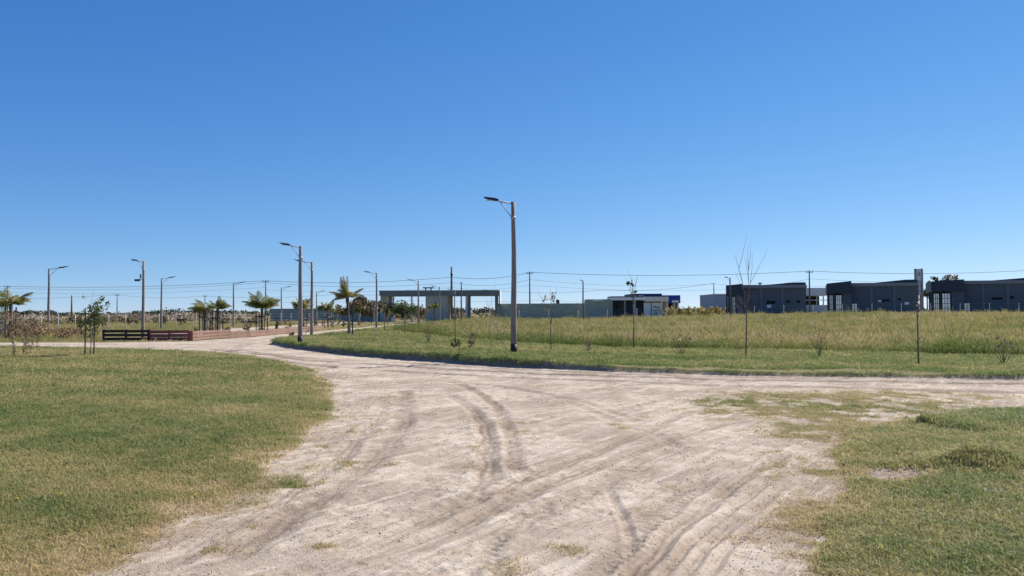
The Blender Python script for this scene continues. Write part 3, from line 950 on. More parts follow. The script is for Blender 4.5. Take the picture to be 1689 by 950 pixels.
# ------------------------------------------------------------------ power poles and cables
def power_pole(px, d, top, label, arm=1.4, rad=0.13, rz=0.0, gear=False, base=None):
    b = base or stand(px, d)
    h = ht(top, px, d) - b.z
    t = thing('power_pole', label, 'power pole', b, rz, 'power poles')
    MB().tube([(0, 0, -.4), (0, 0, h * .5), (0, 0, h)], [rad * 1.25, rad * 1.1, rad * .8], 10).build('pole', M['far_pole'], t, True)
    if arm:
        MB().box((0, -rad, h - .35), (arm, .10, .12)).build('crossarm', M['far_pole'], t)
        for sx in (-.45, 0, .45):
            MB().tube([(sx * arm, -rad, h - .29), (sx * arm, -rad, h - .12), (sx * arm, -rad, h - .02)], [.05, .07, .04], 8).build('insulator', M['concrete_dark'], t, True)
    if gear:
        MB().tube([(0, 0, h - 1.8), (0, 0, h - 1.1)], [.24, .24], 10).build('cable_joint', M['black_metal'], t, True)
        MB().tube([(0, 0, h - .5), (0, 0, h + .4)], [.13, .10], 10).build('pole_cap', M['grey_metal'], t, True)
    return t

power_pole(12, 190, 471, 'slim power pole at the far left edge, above the staked palm')
power_pole(118, 150, 487, 'short pole without crossarm right of the leftmost lamp', arm=0, rad=.15)
power_pole(193, 230, 485, 'distant power pole with crossarm left of the lamp with camera')
power_pole(338, 250, 487, 'distant power pole just left of the staked pair of palms')
power_pole(438, 170, 462, 'power pole rising behind the wide palm')
power_pole(745, 158, 441, 'thickest and tallest pole, rising behind the entrance gate', arm=0, rad=.22, gear=True)
power_pole(874, 156, 448, 'power pole behind the wall just right of the nearest lamp')
power_pole(1178, 190, 467, 'thin power pole left of the leftmost dark building', arm=0, rad=.12)
power_pole(1336, 150, 446, 'dark power pole in the gap right of the leftmost dark building')

def cable(P, label, rad=0.03, sag=0.5):
    pts = []
    for a, c in zip(P[:-1], P[1:]):
        a, c = Vector(a), Vector(c)
        for k in range(10):
            u = k / 10
            q = a.lerp(c, u)
            q.z -= sag * 4 * u * (1 - u)
            pts.append(q)
    pts.append(Vector(P[-1]))
    o0 = pts[0].copy()
    o = MB().tube([p - o0 for p in pts], rad, 5).build('power_cable', M['cable'], None, True)
    o.location = o0
    return tag(o, label, 'cable', 'overhead cables')

cable([at(-160, 470, 200), at(12, 472, 190), at(438, 463, 170), at(745, 457, 158), at(874, 449, 156), at(1336, 447, 150), at(1760, 442, 145)], 'highest cable of the upper pair strung over all the tall power poles', .036, .75)
cable([at(-160, 473, 200), at(12, 475, 190), at(438, 466, 170), at(745, 466, 158), at(874, 461, 156), at(1178, 468, 190), at(1336, 460, 150), at(1760, 455, 145)], 'cable hanging just below the highest one', .024, .9)
cable([at(-160, 492, 240), at(193, 486, 230), at(338, 488, 250), at(560, 485, 240), at(800, 478, 220), at(1000, 478, 210), at(1178, 467, 190)], 'faint cable through the two distant left hand poles', .032, .8)
cable([at(420, 497, 250), at(640, 494, 240), at(900, 495, 230), at(1130, 497, 230)], 'lowest faint cable crossing behind the entrance gate', .024, .6)

cable([at(438, 478, 172), at(745, 474, 160), at(874, 470, 158), at(1205, 477, 170), at(1336, 472, 152), at(1760, 468, 147)], 'faint cable just above the roofs of the dark buildings', .018, .7)
cable([at(-160, 481, 205), at(12, 482, 192), at(438, 474, 172)], 'faint lower cable from the far left pole to the pole behind the wide palm', .018, .8)

# ------------------------------------------------------------------ fences
def fence(p0, p1, n, h, label, post='concrete', wires=4, r=0.036):
    p0, p1 = Vector(p0), Vector(p1)
    b = Vector((p0.x, p0.y, gz(p0.x, p0.y)))
    t = thing('wire_fence', label, 'fence', b)
    tops = []
    me = MB().tube([(0, 0, -.3), (0, 0, h)], [r * 1.15, r], 6).mesh('post', M[post], True)
    for k in range(n):
        q = p0.lerp(p1, k / (n - 1))
        z = gz(q.x, q.y)
        o = link('post', me, t)
        o.location = (q.x - b.x, q.y - b.y, z - b.z)
        tops.append(Vector((q.x - b.x, q.y - b.y, z - b.z)))
    for w in range(wires):
        hh = h * (0.25 + 0.7 * w / max(1, wires - 1))
        MB().tube([p + Vector((0, -r, hh)) for p in tops], 0.006, 4).build('wire', M['galv'], t)
    return t

fence((-3.0, 104, 0), (76, 104, 0), 21, 1.6, 'wire fence with pale concrete posts between tall field and dark buildings')
fence((-66, 76, 0), (-33, 76, 0), 21, 1.7, 'wire fence with thin pale posts across the left meadow', r=.027)
fence((-33, 76, 0), (-31.5, 140, 0), 15, 1.7, 'wire fence running away behind the median palms towards the wall', r=.027)

# ------------------------------------------------------------------ board planters at the road bend
def board_run(P, h, nb, mat, label, name='board_planter', post_mat=None, gap=.05, post_every=1):
    """low wall of horizontal boards nailed to posts along a ground polyline"""
    b = Vector((P[0][0], P[0][1], gz(*P[0])))
    t = thing(name, label, 'planter', b)
    n = len(P)
    for k, (x, y) in enumerate(P):
        z = gz(x, y) - b.z
        a = math.atan2(P[min(k + 1, n - 1)][1] - P[max(k - 1, 0)][1], P[min(k + 1, n - 1)][0] - P[max(k - 1, 0)][0])
        MB().box((x - b.x, y - b.y, z + h / 2 - .1), (.11, .13, h + .24), a).build('post', M[post_mat or mat], t)
    bh = (h - gap * nb) / nb
    for k in range(n - 1):
        (x0, y0), (x1, y1) = P[k], P[k + 1]
        L_ = math.hypot(x1 - x0, y1 - y0)
        a = math.atan2(y1 - y0, x1 - x0)
        zc = (gz(x0, y0) + gz(x1, y1)) / 2 - b.z
        for q in range(nb):
            j = random.uniform(-.012, .012)
            o = MB().box((0, 0, 0), (L_ - .02, .035, bh)).build('board', M[mat], t)
            nx, ny = math.sin(a) * .085, -math.cos(a) * .085
            o.location = ((x0 + x1) / 2 - b.x + nx, (y0 + y1) / 2 - b.y + ny, zc + gap + bh / 2 + q * (bh + gap) + j)
            o.rotation_euler = (0, random.uniform(-.006, .006), a)
    return t

yb = ground_at(200, 563).y
bl = [(at(px, 560, yb).x, yb) for px in (171, 208, 245)]
board_run(bl, .70, 3, 'black_board', 'black slatted wooden planter front, left of the dark red boards', gap=.07)
br = [(at(px, 560, yb).x, yb + .05) for px in (247, 279, 311)]
board_run(br, .66, 3, 'dark_red_board', 'dark red board planter front joined to the black slatted one', gap=.03)
side = [(br[-1][0] + .12, yb + .12)]
for px, py in ((352, 559.5), (376, 558), (410, 556), (440, 553.5), (475, 550.5), (505, 547.5), (533, 545)):
    q = flat(px, py)
    side.append(q)
board_run(side[:3], .60, 3, 'red_board', 'sunlit faded red boards at the corner before the staked pair of palms', gap=.04, post_mat='dark_red_board')
board_run(side[2:], .46, 3, 'red_board', 'long low faded red board edging running along the road to the gate', gap=.03)

# ------------------------------------------------------------------ entrance gate and walls
GYD = 146.0
def X(px, d=GYD): return at(px, 500, d).x
def Z(py, px, d=GYD): return at(px, py, d).z
gx0, gx1 = X(627), X(822)
g0 = Vector((gx0, GYD, gz(gx0, GYD)))
gt = thing('entrance_gate', 'long flat roofed grey green entrance portico over the road', 'gate', g0)
def gp(name, mat, x0, x1, y0, y1, z0, z1, par=gt, org=g0):
    m = MB().bx(x0 - org.x, x1 - org.x, y0 - org.y, y1 - org.y, z0 - org.z, z1 - org.z)
    return m.build(name, M[mat], par)
zt, zb_ = Z(480, 720), Z(487.5, 720)
gp('roof_slab', 'gate_slab', gx0, gx1, GYD - 1, GYD + 8, zb_, zt)
gp('roof_coping', 'concrete_dark', gx0 - .1, gx1 + .1, GYD - 1.12, GYD + 8.1, zt + .002, zt + .12)
gp('wall_panel', 'gate_green', gx0, X(641), GYD + .3, GYD + 7, -.2, zb_ - .002)
gp('column', 'cream', X(677.5), X(680), GYD, GYD + .6, -.2, zb_ - .002)
gp('guard_booth', 'gate_green', X(702.5), X(739), GYD - .6, GYD + 6, -.2, zb_ - .002)
gp('column', 'concrete', X(768), X(771.5), GYD - .3, GYD + 1, -.2, zb_ - .002)
gp('column', 'gate_slab', X(771.6), X(776), GYD - .3, GYD + 1, -.2, zb_ - .002)
gp('column', 'gate_slab', X(816.5), gx1 - .02, GYD - .9, GYD + 1.2, -.2, zb_ - .002)
MB().prism([(X(646) - g0.x, -.3), (X(650.5) - g0.x, -.3), (X(648.6) - g0.x, zb_ - g0.z - .01), (X(647.6) - g0.x, zb_ - g0.z - .01)], -.6, .2).build('tapered_column', M['white_render'], gt)
gp('painted_sunlit_end', 'white_render', gx1 + .105, X(825.5), GYD - .5, GYD + 7, Z(501, 822), zt + .1)  # added white block, imitates sunlight on the end face of the gate
cx_ = X(704)
tk = MB().bx(cx_ - g0.x - 1.0, cx_ - g0.x + 1.0, 2, 3.6, zt - g0.z + .62, zt - g0.z + .80).build('rooftop_tank_stand', M['frame_dark'], gt)
for sx in (-.5, .5):
    MB().box((cx_ - g0.x + sx, 2.8, zt - g0.z + .37), (.22, .22, .49)).build('support', M['frame_dark'], tk)

def wall(px0, px1, d, top, mat, label, th=.25, bays=8):
    x0, x1 = X(px0, d), X(px1, d)
    z1 = Z(top, (px0 + px1) / 2, d)
    b = Vector((x0, d, gz(x0, d)))
    t = thing('perimeter_wall', label, 'wall', b)
    for k in range(bays):
        a, c = x0 + (x1 - x0) * k / bays, x0 + (x1 - x0) * (k + 1) / bays
        MB().bx(a - b.x + .09, c - b.x - .09, -th / 2, th / 2, -.5, z1 - b.z - random.uniform(0, .03)).build('panel', M[mat], t)
        MB().bx(a - b.x - .088, a - b.x + .088, -th / 2 - .05, th / 2 + .05, -.5, z1 - b.z + .03).build('pillar', M[mat], t)
    MB().bx(x1 - b.x - .088, x1 - b.x + .088, -th / 2 - .05, th / 2 + .05, -.5, z1 - b.z + .03).build('pillar', M[mat], t)
    return t
wall(446, 628, 149, 508.5, 'wall_green2', 'blue green perimeter wall left of the entrance gate', bays=9)
wall(821, 969, 147.5, 500.5, 'wall_green', 'long grey green perimeter wall right of the entrance gate', bays=8)

# guard house with canopy at the end of the wall
KD = 137.0
kx = X(969, KD)
k0 = Vector((kx, KD, gz(kx, KD)))
kt = thing('guard_house', 'low flat roofed guard house with white canopy and cream box end', 'building', k0)
def kp(name, mat, a, c, y0, y1, p0, p1, par=kt):
    return MB().bx(X(a, KD) - k0.x, X(c, KD) - k0.x, y0, y1, Z(p1, (a + c) / 2, KD) - k0.z, Z(p0, (a + c) / 2, KD) - k0.z).build(name, M[mat], par)
kp('side_wall', 'wall_green', 969, 1011, .4, 6, 493.5, 535)
kp('gutter_box', 'pale_green', 978, 992, .1, .39, 493.8, 496.5)
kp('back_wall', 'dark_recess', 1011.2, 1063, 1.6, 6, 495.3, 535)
kp('canopy', 'white_render', 1008, 1063.4, -.6, 6.2, 490.6, 495.2)
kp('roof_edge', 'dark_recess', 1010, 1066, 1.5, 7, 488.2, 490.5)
kp('post', 'concrete_dark', 1029, 1031.5, -.3, 0, 495.4, 535)
kp('post', 'concrete', 1046, 1047.8, -.3, 0, 495.4, 535)
kp('opening', 'hole', 1017.5, 1020.5, 1.55, 1.59, 503.5, 508.5)
kp('cream_fascia', 'cream', 1063.6, 1102, -.5, 6, 489.4, 497.2)
kp('door_panel', 'pale_green', 1062, 1073.4, .0, .3, 499.2, 535)
gpn = kp('door_panel', 'pale_green', 1075, 1090, .0, .3, 499.2, 535)
kp('recess', 'ochre', 1063.6, 1101.5, .9, 6, 497.3, 535)
kp('column', 'white_render', 1090.2, 1091.8, -.3, .2, 497.3, 535)
kp('column', 'cream', 1099.4, 1101.2, -.3, .2, 497.3, 535)
def scribble(P, rad=.07):
    q = smooth_line([(X(a, KD) - k0.x, Z(b_, a, KD) - k0.z) for a, b_ in P], 5)
    MB().tube([(a, -.012, b_) for a, b_ in q], rad, 5).build('graffiti_stroke', M['graffiti'], gpn)
scribble([(1078, 508), (1080, 505), (1083, 507), (1086, 506), (1088, 509)])
scribble([(1077, 513), (1079, 511), (1082, 511.5), (1085, 510.8), (1088, 513), (1088.5, 516)])
scribble([(1078, 519), (1078.5, 515), (1081, 514), (1083.5, 515), (1083.5, 518), (1080.5, 517), (1080, 519)])

# ------------------------------------------------------------------ the three dark commercial units
def window(par, x0, x1, z0, z1, y, nx, nz, fr=.07):
    f = MB()
    for k in range(nx + 1):
        x_ = x0 + (x1 - x0) * k / nx
        f.bx(x_ - fr / 2, x_ + fr / 2, y - .06, y + .06, z0 - fr / 2, z1 + fr / 2)
    for k in range(nz + 1):
        z_ = z0 + (z1 - z0) * k / nz
        f.bx(x0 - fr / 2 - .003, x1 + fr / 2 + .003, y - .057, y + .057, z_ - fr / 2 - .002, z_ + fr / 2 + .002)
    w = f.build('window', M['frame_dark'], par)
    for i in range(nx):
        for j in range(nz):
            a, c = x0 + (x1 - x0) * i / nx, x0 + (x1 - x0) * (i + 1) / nx
            d_, e = z0 + (z1 - z0) * j / nz, z0 + (z1 - z0) * (j + 1) / nz
            p = MB().bx(a + fr / 2, c - fr / 2, -.012, .012, d_ + fr / 2, e - fr / 2).build('pane', M['pane'], w)
            p.location = (0, y, 0)
            p.rotation_euler = (0, 0, 0)
    return w

def unit(px, d, yaw, label, cfg):
    """px: left end, front/main joint, right end; heights in pixels measured on the photograph's own facade"""
    xl = X(px[0], d)
    cs, sn = math.cos(yaw), math.sin(yaw)
    def along(p):
        r_ = ray(p, 500)
        k = r_.x / r_.y
        return (k * d - xl) / (cs - k * sn)
    fw, W = along(px[1]), along(px[2])
    dm_ = d + fw * sn
    b = Vector((xl, d, gz(xl + W * .5 * cs, d + W * .5 * sn)))
    t = thing('commercial_unit', label, 'building', b, yaw)
    zf = lambda py: Z(py, px[1], dm_) - b.z
    top_l, top_r, band = zf(cfg['top_l']), zf(cfg['top_r']), zf(cfg['band'])
    MB().prism([(0, band), (fw, band), (fw, top_r), (0, top_l)], -1.6, 9.0).build('front_band', M['unit_fascia'], t)
    MB().bx(.0, .22, -1.4, -1.15, -.6, band - .002).build('corner_post', M['frame_dark'], t)
    s0 = fw * cfg['solid']
    MB().bx(s0, fw - .01, -1.3, 8, -.6, band - .002).build('front_wall', M['unit_wall'], t)
    MB().bx(.25, s0 - .02, 6.5, 6.8, -.6, band - .002).build('shop_back_wall', M['unit_pier'], t)
    mid = s0 * .47
    MB().bx(mid - .10, mid + .12, -1.2, -.95, -.6, band - .002).build('mullion_post', M['frame_dark'], t)
    window(t, .35, mid - .2, .15, band - .25, -.9, 3, 4)
    window(t, mid + .22, s0 - .15, .15, band - .25, -.9, 3, 4)
    roof_z = zf(cfg['roof'])
    MB().bx(fw + .003, W, 0, 11, -.6, roof_z - .55).build('main_wall', M['unit_wall'], t)
    MB().prism([(fw + .004, roof_z - .548), (W + .1, roof_z - .548), (W + .1, roof_z - .1), (fw + .004, roof_z)], -.25, 11.2).build('eaves_fascia', M['unit_roof'], t)
    rz_ = zf(cfg['rise'])
    MB().prism([(fw + (W - fw) * .3, roof_z - .06), (W, roof_z - .08), (W, rz_), (W - (W - fw) * .18, rz_)], .6, 10).build('sloping_parapet', M['unit_fascia'], t)
    for q in cfg['piers']:
        x_ = fw + (W - fw) * q
        MB().bx(x_ - .18, x_ + .18, -.08, -.002, -.6, roof_z - .55).build('pier', M['unit_pier'], t)
    for q, z_, w_, h_ in cfg['vents']:
        x_ = fw + (W - fw) * q
        zz = zf(z_)
        f = MB().bx(x_ - w_ / 2 - .06, x_ + w_ / 2 + .06, -.05, -.003, zz - h_ / 2 - .06, zz + h_ / 2 + .06).build('vent_frame', M['unit_pier'], t)
        MB().bx(x_ - w_ / 2, x_ + w_ / 2, -.06, -.052, zz - h_ / 2, zz + h_ / 2).build('opening', M['hole'], f)
    for q, z_, w_, h_ in cfg['signs']:
        x_ = fw + (W - fw) * q
        zz = zf(z_)
        MB().bx(x_ - w_ / 2, x_ + w_ / 2, -.08, -.004, zz - h_ / 2, zz + h_ / 2).build('sign_board', M['sign_white'], t)
    for q in cfg['slots']:
        x_ = fw + (W - fw) * q
        window(t, x_, x_ + .75, .25, 1.75, -.06, 2, 4, .06)
    return t

unit((1198, 1225, 1330), 122, R(-17), 'leftmost dark slate building, with rooftop lamp and narrow clad front block',
     dict(top_l=471, top_r=468.5, band=487, solid=.62, roof=470, rise=466.8, piers=(.30, .63), vents=((.72, 498, .5, .45), (.88, 498, .5, .45), (.45, 499, 1.3, .5)),
          signs=((.42, 505.5, .62, .45),), slots=()))
unit((1364, 1404, 1515), 121, R(-21), 'middle dark slate building with glazed front block and wide low side wall',
     dict(top_l=467.5, top_r=464, band=484, solid=.64, roof=466.8, rise=462.5, piers=(.31, .65), vents=((.72, 494.5, .45, .35), (.52, 496, 1.1, .35)),
          signs=((.43, 497, .45, .3), (.83, 501, .6, .38)), slots=(.01,)))
unit((1535, 1589, 1725), 121, R(-24), 'rightmost dark slate building, cut by the picture edge, with gridded shop windows',
     dict(top_l=463.8, top_r=461.2, band=481, solid=.62, roof=463, rise=459.5, piers=(.25, .55), vents=((.60, 491.5, .5, .45), (.42, 493, 1.4, .4)),
          signs=(), slots=(.01,)))
b = Vector((X(1254, 126), 126, Z(469, 1254, 126)))
t = thing('roof_light', 'small flat topped light on the roof of the leftmost dark building', 'light', b)
MB().tube([(0, 0, -.3), (0, 0, .12)], .12, 8).build('stem', M['frame_dark'], t)
MB().box((0, 0, .2), (.55, .4, .16)).build('head', M['frame_dark'], t)

# ------------------------------------------------------------------ other buildings behind
def block(d, px0, name, label, cat, parts, yaw=0):
    b = Vector((X(px0, d), d, gz(X(px0, d), d)))
    t = thing(name, label, cat, b, yaw)
    for nm, mat, a, c, y0, y1, p0, p1 in parts:
        MB().bx(X(a, d) - b.x, X(c, d) - b.x, y0, y1, Z(p1, (a + c) / 2, d) - b.z, Z(p0, (a + c) / 2, d) - b.z).build(nm, M[mat], t)
    return t

block(215, 1042, 'blue_warehouse', 'deep blue building rising behind the guard house', 'building', [
    ('upper_block', 'blue_dark', 1042, 1092, 0, 14, 484.3, 489.5), ('red_band', 'red_band', 1046, 1062, -.3, -.05, 487.2, 489.4), ('white_band', 'sign_white', 1053, 1061, -.5, -.32, 487.6, 488.8),
    ('lower_wall', 'blue_dark', 1042, 1093, .5, 13, 489.6, 520), ('end_block', 'blue', 1093.2, 1121, -1, 10, 487, 500),
    ('sign_panel', 'sign_white', 1107, 1118, -1.2, -1.05, 495.5, 499), ('leg', 'concrete', 1110, 1113, -.5, 1, 500.1, 520), ('leg', 'concrete', 1116, 1119, -.5, 1, 500.1, 520),
    ('recess', 'dark_recess', 1094, 1120, 2, 9, 500.1, 520)])
block(185, 1178, 'grey_shed', 'blue grey sheet metal shed left of the leftmost dark building', 'shed', [
    ('shed_wall', 'shed_grey', 1178, 1232, 0, 14, 486, 520), ('roof_edge', 'shed_roof', 1177.5, 1232.5, -.3, 14.3, 484.6, 485.9)])
block(172, 1322, 'open_shed', 'pale roofed open shed in the gap between two dark buildings', 'shed', [
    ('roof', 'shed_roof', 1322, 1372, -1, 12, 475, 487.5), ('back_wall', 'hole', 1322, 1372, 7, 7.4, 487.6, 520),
    ('rail', 'shed_roof', 1322, 1372, -.6, -.4, 494.5, 495.6), ('floor_wall', 'concrete', 1322, 1372, -.7, -.45, 503, 520)] +
    [('post', 'concrete', a, a + 1.2, -.3, 0, 487.6, 520) for a in (1324, 1334, 1346, 1357, 1366)])
block(162, 1513, 'sign_pylon', 'tall narrow grey and white pylon between the middle and rightmost dark buildings', 'pylon', [
    ('sign_box', 'shed_roof', 1513, 1520.5, 0, .8, 443.6, 463), ('side_frame', 'concrete_dark', 1520.8, 1523.6, 0, 1.0, 443, 520),
    ('side_frame', 'concrete_dark', 1512, 1512.9, 0, .8, 443, 463.2), ('emblem', 'concrete_dark', 1515.2, 1518.6, -.08, -.01, 449, 455),
    ('lower_panel', 'shed_roof', 1516.4, 1519.4, .1, .6, 463.4, 487), ('cross_bar', 'concrete_dark', 1513, 1520.6, -.1, .5, 463.1, 465),
    ('cross_bar', 'concrete_dark', 1514, 1520.6, -.1, .5, 472, 473), ('cross_bar', 'concrete_dark', 1514, 1520.6, -.1, .5, 480, 481), ('mast', 'concrete_dark', 1514, 1516, .1, .6, 465.1, 520)])
b = Vector((X(920, 152), 152, gz(X(920, 152), 152)))
t = thing('water_tank', 'small dark blue tank on a stand behind the long wall', 'tank', b)
zt_ = Z(500, 920, 152) - b.z
MB().tube([(0, 0, zt_ - .1), (0, 0, zt_ + .6), (0, 0, zt_ + .72)], [.34, .34, .22], 14).build('drum', M['tank'], t, True)
for sx in (-.25, .25):
    for sy in (-.25, .25):
        MB().box((sx, sy, (zt_ - .1) / 2), (.08, .08, zt_ - .1)).build('leg', M['frame_dark'], t)

# ------------------------------------------------------------------ palms with stakes
def frond(L_, droop, nleaf, leaf, seed, side=0.0, width=0.02):
    """one arching palm frond along +x with paired leaflets"""
    r = random.Random(seed)
    mb = MB()
    pts = []
    for k in range(9):
        u = k / 8
        pts.append(Vector((L_ * (u - .18 * droop * u * u), side * L_ * u * u * .5, L_ * (.62 * u * (1 - .35 * droop) - droop * .75 * u * u))))
    mb.tube(pts, [.022 * (1 - .85 * k / 8) for k in range(9)], 5, False)
    n = nleaf
    for i in range(n):
        u = .14 + .86 * i / (n - 1)
        f = u * 8
        k = min(7, int(f))
        p = pts[k].lerp(pts[k + 1], f - k)
        tg = (pts[k + 1] - pts[k]).normalized()
        ll = leaf * (math.sin(math.pi * (0.18 + .80 * u)) * .85 + .15) * r.uniform(.8, 1.1)
        for sg in (-1, 1):
            lat = Vector((0, sg, 0))
            d = (tg * .55 + lat * .85 + Vector((0, 0, -.25 - .3 * r.random()))).normalized()
            q = p + d * ll
            q.z -= ll * .18
            w = tg * width
            m_ = p.lerp(q, .5) + Vector((0, 0, .03 * ll))
            mb.add([p - w * .5, p + w * .5, m_ + w, q, m_ - w], [(0, 1, 2, 4), (4, 2, 3)], min(1, max(0, r.gauss(.5, .2))))
    return mb

def palm(base, h, L_, nf, label, seed, mat='palm', lean=(0, 0), wind=None, trunk_r=.07, crown=1.0):
    r = random.Random(seed)
    t = thing('young_palm', label, 'palm', base, 0, 'young palms')
    global PALM_LAST
    PALM_LAST = t
    L_ = L_ * .88
    top = Vector((lean[0], lean[1], h))
    MB().tube([(0, 0, -.2), (lean[0] * .3, lean[1] * .3, h * .5), top], [trunk_r * 1.5, trunk_r * 1.1, trunk_r * 1.25], 9).build('trunk', M['palm_trunk'], t, True)
    MB().tube([top - Vector((0, 0, .25)), top, top + Vector((0, 0, .35))], [trunk_r * 1.3, trunk_r * 1.7, trunk_r * .5], 9).build('crownshaft', M['stake'], t, True)
    nf = int(nf * 2.0)
    for k in range(nf):
        a = 2 * math.pi * k / nf + r.uniform(-.25, .25)
        up = r.random()
        if wind is not None:
            a = a + .75 * math.sin(wind - a)
        m_ = mat if r.random() < .8 else ('palm_dry' if mat == 'palm' else 'palm')
        f = frond(L_ * r.uniform(.75, 1.1), r.uniform(.45, 1.1) * crown, 26, L_ * .34, seed * 50 + k, r.uniform(-.35, .35), L_ * .016).build('frond', M[m_], t)
        f.location = top + Vector((0, 0, .1))
        f.rotation_euler = (0, -.95 * up, a)
    return t

def stakes(base, n, h, rad, label, slats=1, mat='stake', dz=None):
    t = thing('stake_guard', label, 'tree stake', base, 0.35, 'tree guards of stakes and slats')
    P = [(math.cos(6.283 * k / n + .4) * rad, math.sin(6.283 * k / n + .4) * rad) for k in range(n)]
    for k, p in enumerate(P):
        MB().box((p[0], p[1], h / 2 - .1 + .03 * k), (.075, .075, h + .2)).build('stake', M[mat if k % 2 == 0 else 'stake_pale'], t)
    for q in range(slats):
        z = h * (.80 - .45 * q)
        for k in range(n):
            a, c = P[k], P[(k + 1) % n]
            m_ = ((a[0] + c[0]) / 2 * 1.09, (a[1] + c[1]) / 2 * 1.09, z + .01 * k)
            MB().box(m_, (math.hypot(a[0] - c[0], a[1] - c[1]) + .12, .03, .11), math.atan2(c[1] - a[1], c[0] - a[0])).build('slat', M['stake'], t)
    return t

b = stand(338, 54); palm(b, 1.75, 1.35, 11, 'left palm of the staked pair above the red boards, drooping left', 3, wind=PI, crown=1.0)
stakes(b, 4, 1.75, .38, 'dark stakes with a cross slat round the left palm of the pair')
b = stand(359, 55.5); palm(b, 1.85, 1.15, 9, 'right palm of the staked pair above the red boards, fronds upright', 4, wind=.3, crown=.5)
stakes(b, 4, 1.65, .38, 'dark stakes with a cross slat round the right palm of the pair')
b = stand(432, 65); palm(b, 1.95, 2.0, 13, 'wide spreading palm in the median left of the blue green wall', 5, crown=.85)
stakes(b, 4, 1.75, .5, 'stakes round the trunk of the wide spreading palm', slats=1)
b = stand(500, 76); palm(b, 1.95, 1.55, 11, 'yellowish upright palm behind the lamp by the reddish bush', 6, mat='palm_dry', wind=PI, crown=.6)
stakes(b, 3, 1.45, .4, 'stakes round the yellowish palm behind the lamp by the reddish bush')
b = stand(541, 88); palm(b, 1.9, 1.7, 11, 'drooping palm before the wall, left of the leaning palm', 8, wind=PI, crown=1.0)
stakes(b, 3, 1.5, .4, 'stakes round the drooping palm left of the leaning palm')
b = ground_at(576, 553); palm(b, 2.25, 1.35, 8, 'tall wind blown yellow green palm on the verge beside a thick post', 9, mat='palm_dry', lean=(-.12, 0), wind=2.6, crown=.95)
for k_ in range(3):
    f_ = frond(1.35, .25, 24, .42, 900 + k_, .2, .022).build('frond', M['palm_dry'], PALM_LAST)
    f_.location = (-.12, 0, 2.35)
    f_.rotation_euler = (0, R(-52 - 8 * k_), R(150 + 25 * k_))
stakes(b + Vector((.12, -.1, 0)), 2, 1.75, .13, 'pair of thick posts, one dark and one pale, holding the wind blown palm', slats=0)
b = stand(716, 118); palm(b, 2.0, 1.5, 11, 'small dark palm before the grey block of the entrance gate', 10, crown=.9)
b = ground_at(17, 560.5); palm(b, 2.15, 1.9, 8, 'staked palm at the far left edge with one long arching frond', 11, crown=1.05)
stakes(b, 4, 2.15, .30, 'tall stakes round the palm at the far left edge', slats=1)

# ------------------------------------------------------------------ saplings
def branchlets(mb, p, d, L_, r0, depth, r, out):
    """recursive thin twigs"""
    pts = [p]
    q, dd = Vector(p), Vector(d).normalized()
    for k in range(4):
        dd = (dd + Vector((r.uniform(-.12, .12), r.uniform(-.12, .12), r.uniform(-.02, .10)))).normalized()
        q = q + dd * (L_ / 4)
        pts.append(q.copy())
    mb.tube(pts, [r0 * (1 - .2 * k) for k in range(5)], 5, False)
    out.extend(pts[2:])
    if depth > 0:
        for k in range(r.randint(2, 3)):
            i = r.randint(1, 4)
            a = r.random() * 6.283
            nd = (dd * .9 + Vector((math.cos(a) * .55, math.sin(a) * .55, .12))).normalized()
            branchlets(mb, pts[i], nd, L_ * r.uniform(.45, .7), r0 * .6, depth - 1, r, out)

def sapling(base, h, label, seed, stem=.02, fork=.45, depth=2, leaves=0, leaf_mat='leaf', leaf=.09, base_tuft=0, lean=0.0, leaf_z=(.3, 1.0), bark='bark', low_twigs=0, spread=0.0):
    r = random.Random(seed)
    nr_ = np.random.default_rng(seed)
    t = thing('sapling', label, 'sapling', base, 0, 'saplings on the grass')
    p1 = Vector((lean * .5 * h, 0, h * fork))
    MB().tube([(0, 0, -.1), (lean * .2 * h + r.uniform(-.02, .02), r.uniform(-.02, .02), h * fork * .5), p1], [stem * 1.25, stem, stem * .85], 7).build('trunk', M[bark], t, True)
    tw, out = MB(), []
    nbr = 3 if depth > 0 else 1
    for k in range(nbr):
        a = 6.283 * k / nbr + r.random()
        sp = .22 if nbr > 1 else .03
        branchlets(tw, p1 + Vector((0, 0, -.03 * k)), Vector((math.cos(a) * sp + lean * .5, math.sin(a) * sp, 1)), h * (1 - fork) * r.uniform(.75, 1.0), stem * .6, depth - 1, r, out)
    for k in range(low_twigs):
        a = r.random() * 6.283
        q = Vector((0, 0, h * fork * r.uniform(.85, 1.12)))
        branchlets(tw, q + Vector((p1.x, 0, 0)), Vector((math.cos(a) * .8, math.sin(a) * .8, .6)), h * .13, stem * .3, 1, r, [])
    br_ = tw.build('branches', M[bark], t, True)
    if leaves:
        lf = MB()
        cand = [q for q in out if leaf_z[0] * h <= q.z <= leaf_z[1] * h] or out
        blobs = []
        for k in range(max(5, leaves // 9)):
            q = r.choice(cand) + Vector((r.gauss(0, spread), r.gauss(0, spread), r.gauss(0, spread * 2.5)))
            s = r.uniform(.06, .16)
            blobs.append((q.x, q.y, q.z, s, s, s * 1.1, r.random()))
        cloud(lf, leaves, blobs, leaf, nr_)
        lf.build('leaves', M[leaf_mat], t)
    if base_tuft:
        lf = MB()
        cloud(lf, base_tuft, [(0, 0, .18, .22, .22, .2, .4), (.1, .05, .12, .2, .2, .14, .6)], .09, nr_)
        lf.build('basal_shoots', M['leaf'], t)
    return t

